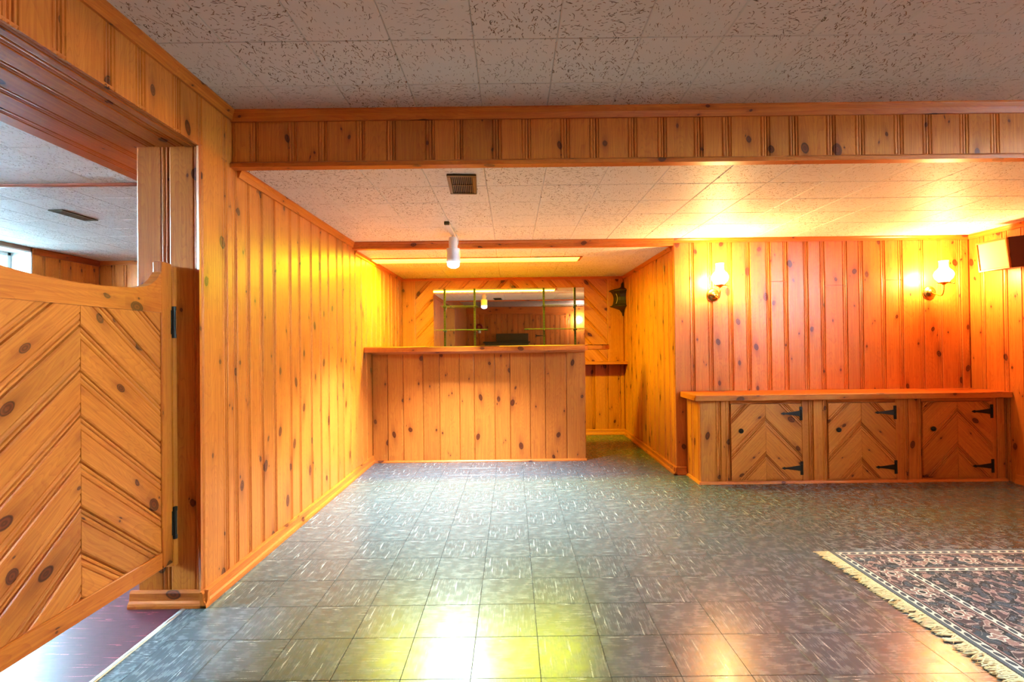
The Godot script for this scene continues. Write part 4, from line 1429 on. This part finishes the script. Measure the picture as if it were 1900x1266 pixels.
	for sgn in [-1.0, 1.0]:
		extra(fl, "rim", Vector3(-HX, -0.006, minf(sgn * HZ, sgn * (HZ - 0.022))), Vector3(HX, 0.1, maxf(sgn * HZ, sgn * (HZ - 0.022))), M.wood, 0.002, 0, MOULD)
		extra(fl, "rim", Vector3(minf(sgn * HX, sgn * (HX - 0.022)), -0.006, -HZ + 0.022), Vector3(maxf(sgn * HX, sgn * (HX - 0.022)), 0.1, HZ - 0.022), M.wood, 0.002, 2, MOULD)
	extra(fl, "diffuser", Vector3(-HX + 0.024, -0.016, -HZ + 0.024), Vector3(HX - 0.024, 0.018, HZ - 0.024), glow(Color(1.0, 0.95, 0.30), 2.6), 0.01)
	var al := AreaLight3D.new()
	al.name = "fluorescent_lamp_light"
	al.position = Vector3(-0.327, ALCOVE_Y - 0.019, -4.605)
	al.rotation = Vector3(-PI / 2, 0, 0)
	al.area_size = Vector2(1.9, 0.16)
	al.light_color = Color(0.95, 1.0, 0.12)
	al.light_energy = 11.0
	al.area_range = 20.0
	al.shadow_enabled = true
	add_child(al)
	# lamp on the rear wall, which the mirror shows
	var r := thing("rear_wall_lamp", "round white glass lamp on the rear wall, seen in the mirror", "wall lamp", Vector3(1.95, 1.8, 2.6))
	b = MB.new()
	b.lathe([Vector2(0.07, 0.0), Vector2(0.07, 0.015), Vector2(0.03, 0.025), Vector2(0.02, 0.06)], Vector3.ZERO, 24, 0, TAU, Basis(Vector3.RIGHT, -PI / 2))
	put("backplate", b.mesh(), M.brass, r)
	b = MB.new()
	b.lathe([Vector2(0.02, -0.09), Vector2(0.06, -0.075), Vector2(0.09, -0.03), Vector2(0.095, 0.0), Vector2(0.085, 0.04), Vector2(0.05, 0.08), Vector2(0.0, 0.092)], Vector3(0, 0, -0.13), 28)
	put("lamp_globe", b.mesh(), glow(Color(1.0, 0.97, 0.92), 4.0), r)
	lamp_light("rear_lamp_light", Vector3(1.95, 1.8, 2.47), Color(1.0, 0.97, 0.93), 1.0, 0.08)

func build_rug() -> void:
	var t := thing("rug", "oriental rug with dark floral pattern, cream guard stripes and cream fringe", "rug", Vector3(2.605, 0, -1.775))
	var mb := MB.new()
	var hx := 1.0
	var hz := 0.75
	var th := 0.011
	mb.box(Vector3(-hx, 0, -hz), Vector3(hx, th, hz), 0.004)
	for i in mb.uv.size():
		var p := mb.v[i]
		mb.uv[i] = Vector2((p.x + hx) / (2 * hx), (p.z + hz) / (2 * hz))
	put("pile", mb.mesh(), M.rug, t)
	for side in [-1.0, 1.0]:
		var f := MB.new()
		var z := -hz + 0.004
		while z < hz:
			var a := rng.randf_range(-0.35, 0.35) + 0.25 * sin(z * 23.0)
			var ln := rng.randf_range(0.06, 0.08)
			for k in 2:
				var pts := []
				var rd := []
				var aa := a + rng.randf_range(-0.25, 0.25)
				var q := Vector3(side * (hx - 0.004), 0.006, z + k * 0.003)
				for j in 5:
					pts.append(q)
					rd.append([0.0036, 0.004, 0.0036, 0.003, 0.0014][j])
					aa += rng.randf_range(-0.3, 0.3)
					q += Vector3(side * cos(aa), 0, sin(aa)) * ln / 4.0
					q.y = maxf(0.0032, 0.0065 - j * 0.001 + rng.randf_range(-0.001, 0.0025))
				f.tube(pts, rd, 5)
			z += 0.0075
		var o := put("fringe", f.mesh(), M.fringe, t)
		o.set_meta("kind", "stuff")
		extra(t, "binding", Vector3(side * (hx + 0.006) - 0.008, 0.0, -hz), Vector3(side * (hx + 0.006) + 0.008, 0.010, hz), M.fringe, 0.003)

func build_small_things() -> void:
	# ceiling register in the lowered ceiling
	var v := thing("ceiling_register", "dark bronze slatted air register in the lowered ceiling", "vent", Vector3(-0.255, SOFFIT_Y, -2.625))
	v.rotation.y = 0.06
	register(v, 0.075, 0.155, 11)
	v = thing("ceiling_register", "dark pierced metal air register in the neighbouring room's ceiling", "vent", Vector3(-3.6, HIGH_Y, -4.04))
	v.rotation.y = -0.03
	register(v, 0.06, 0.165, 14)
	# loudspeaker on the right wall, tilted downwards
	var s := thing("loudspeaker", "wooden loudspeaker with tan cloth grille mounted high on the side wall", "loudspeaker", Vector3(RIGHT_X, 1.73, -3.655))
	var tilt := Node3D.new()
	var hy := 0.112
	var hz := 0.118
	var dp := 0.2
	var xf := Transform3D(Basis(Vector3(0, 0, 1), 0.10), Vector3(-0.006, 0.0, 0))
	var mb := MB.new()
	mb.box(Vector3(-dp + 0.012, -hy, -hz), Vector3(-0.02, hy, hz), 0.002)
	put("cabinet", mb.mesh(), M.speaker, s, xf)
	for g in [[-hy, -hy + 0.012, -hz, hz], [hy - 0.012, hy, -hz, hz], [-hy + 0.012, hy - 0.012, -hz, -hz + 0.012], [-hy + 0.012, hy - 0.012, hz - 0.012, hz]]:
		mb = MB.new()
		mb.box(Vector3(-dp, g[0], g[2]), Vector3(-dp + 0.02, g[1], g[3]), 0.002, 2)
		put("frame", mb.mesh(), M.wood, s, xf)
	mb = MB.new()
	mb.box(Vector3(-dp + 0.006, -hy + 0.012, -hz + 0.012), Vector3(-dp + 0.012, hy - 0.012, hz - 0.012), 0.002)
	put("grille", mb.mesh(), M.grille, s, xf)
	mb = MB.new()
	mb.box(Vector3(-0.03, -0.05, -0.03), Vector3(0.0, 0.05, 0.03), 0.002)
	put("wall_bracket", mb.mesh(), M.iron, s)
	tilt.free()
	# dark corner shelf beside the mirror
	var c := thing("corner_shelf", "small dark turned wood corner shelf beside the mirror", "corner shelf", Vector3(ALCOVE_X - 0.004, 1.42, ALCOVE_Z + 0.004))
	mb = MB.new()
	var a0 := PI / 2
	var a1 := PI
	mb.lathe([Vector2(0.0, -0.005), Vector2(0.014, 0.0), Vector2(0.02, 0.03), Vector2(0.05, 0.07), Vector2(0.12, 0.096), Vector2(0.16, 0.106), Vector2(0.166, 0.114), Vector2(0.0, 0.118)], Vector3.ZERO, 10, a0, a1)
	put("lower_shelf", mb.mesh(), M.dark_wood, c)
	mb = MB.new()
	mb.lathe([Vector2(0.14, 0.118), Vector2(0.128, 0.14), Vector2(0.118, 0.18), Vector2(0.118, 0.22), Vector2(0.13, 0.255), Vector2(0.152, 0.288)], Vector3.ZERO, 3, a0, a1, Basis.IDENTITY, false)
	put("panel", mb.mesh(), M.dark_wood, c)
	mb = MB.new()
	mb.lathe([Vector2(0.16, 0.284), Vector2(0.172, 0.29), Vector2(0.168, 0.302), Vector2(0.11, 0.318), Vector2(0.06, 0.33), Vector2(0.03, 0.345), Vector2(0.026, 0.38), Vector2(0.014, 0.40), Vector2(0.0, 0.405)], Vector3.ZERO, 10, a0, a1)
	put("crown", mb.mesh(), M.dark_wood, c)
	mb = MB.new()
	var pth := []
	for k in 9:
		var u := k / 8.0
		var rr := 0.128 - 0.008 * sin(u * PI)
		var an := PI * 0.80 - 0.12 * sin(u * PI)
		pth.append(Vector3(rr * cos(an), 0.14 + u * 0.12, rr * sin(an)))
	mb.tube(pth, 0.004, 8)
	put("pale_strip", mb.mesh(), plain(Color8(190, 150, 120), 0.3), c)  # thin pale curved strip on the panel
	# small red and white ornament on the wall by the opening, seen in the mirror
	var w := thing("wall_ornament", "small red and white hanging ornament on the rear wall seen in the mirror", "ornament", Vector3(-0.95, 1.62, 2.6))
	mb = MB.new()
	for k in 9:
		var an := TAU * k / 9.0
		mb.lathe([Vector2(0.0, -0.035), Vector2(0.026, -0.02), Vector2(0.035, 0.0), Vector2(0.026, 0.02), Vector2(0.0, 0.035)], Vector3(0.075 * cos(an), 0.075 * sin(an), -0.035), 10)
	put("wreath", mb.mesh(), M.dark_red, w)
	mb = MB.new()
	mb.lathe([Vector2(0.05, -0.11), Vector2(0.045, -0.06), Vector2(0.03, -0.01), Vector2(0.0, 0.0)], Vector3(0, -0.06, -0.05), 16)
	put("bell", mb.mesh(), M.white, w)

func register(v: Node3D, hx: float, hz: float, n: int) -> void:
	for g in [[-hx, hx, -hz, -hz + 0.022], [-hx, hx, hz - 0.022, hz], [-hx, -hx + 0.02, -hz + 0.022, hz - 0.022], [hx - 0.02, hx, -hz + 0.022, hz - 0.022]]:
		extra(v, "frame", Vector3(g[0], -0.009, g[2]), Vector3(g[1], 0.0, g[3]), M.bronze, 0.003)
	extra(v, "duct", Vector3(-hx + 0.02, -0.001, -hz + 0.022), Vector3(hx - 0.02, 0.0, hz - 0.022), M.dark)
	extra(v, "crossbar", Vector3(-hx + 0.02, -0.008, -0.004), Vector3(hx - 0.02, -0.002, 0.004), M.bronze)
	for i in n:
		var x := -hx + 0.02 + (2 * hx - 0.04) * (i + 0.5) / n
		extra(v, "slat", Vector3(x - 0.0016, -0.007, -hz + 0.022), Vector3(x + 0.0016, -0.001, hz - 0.022), M.bronze)
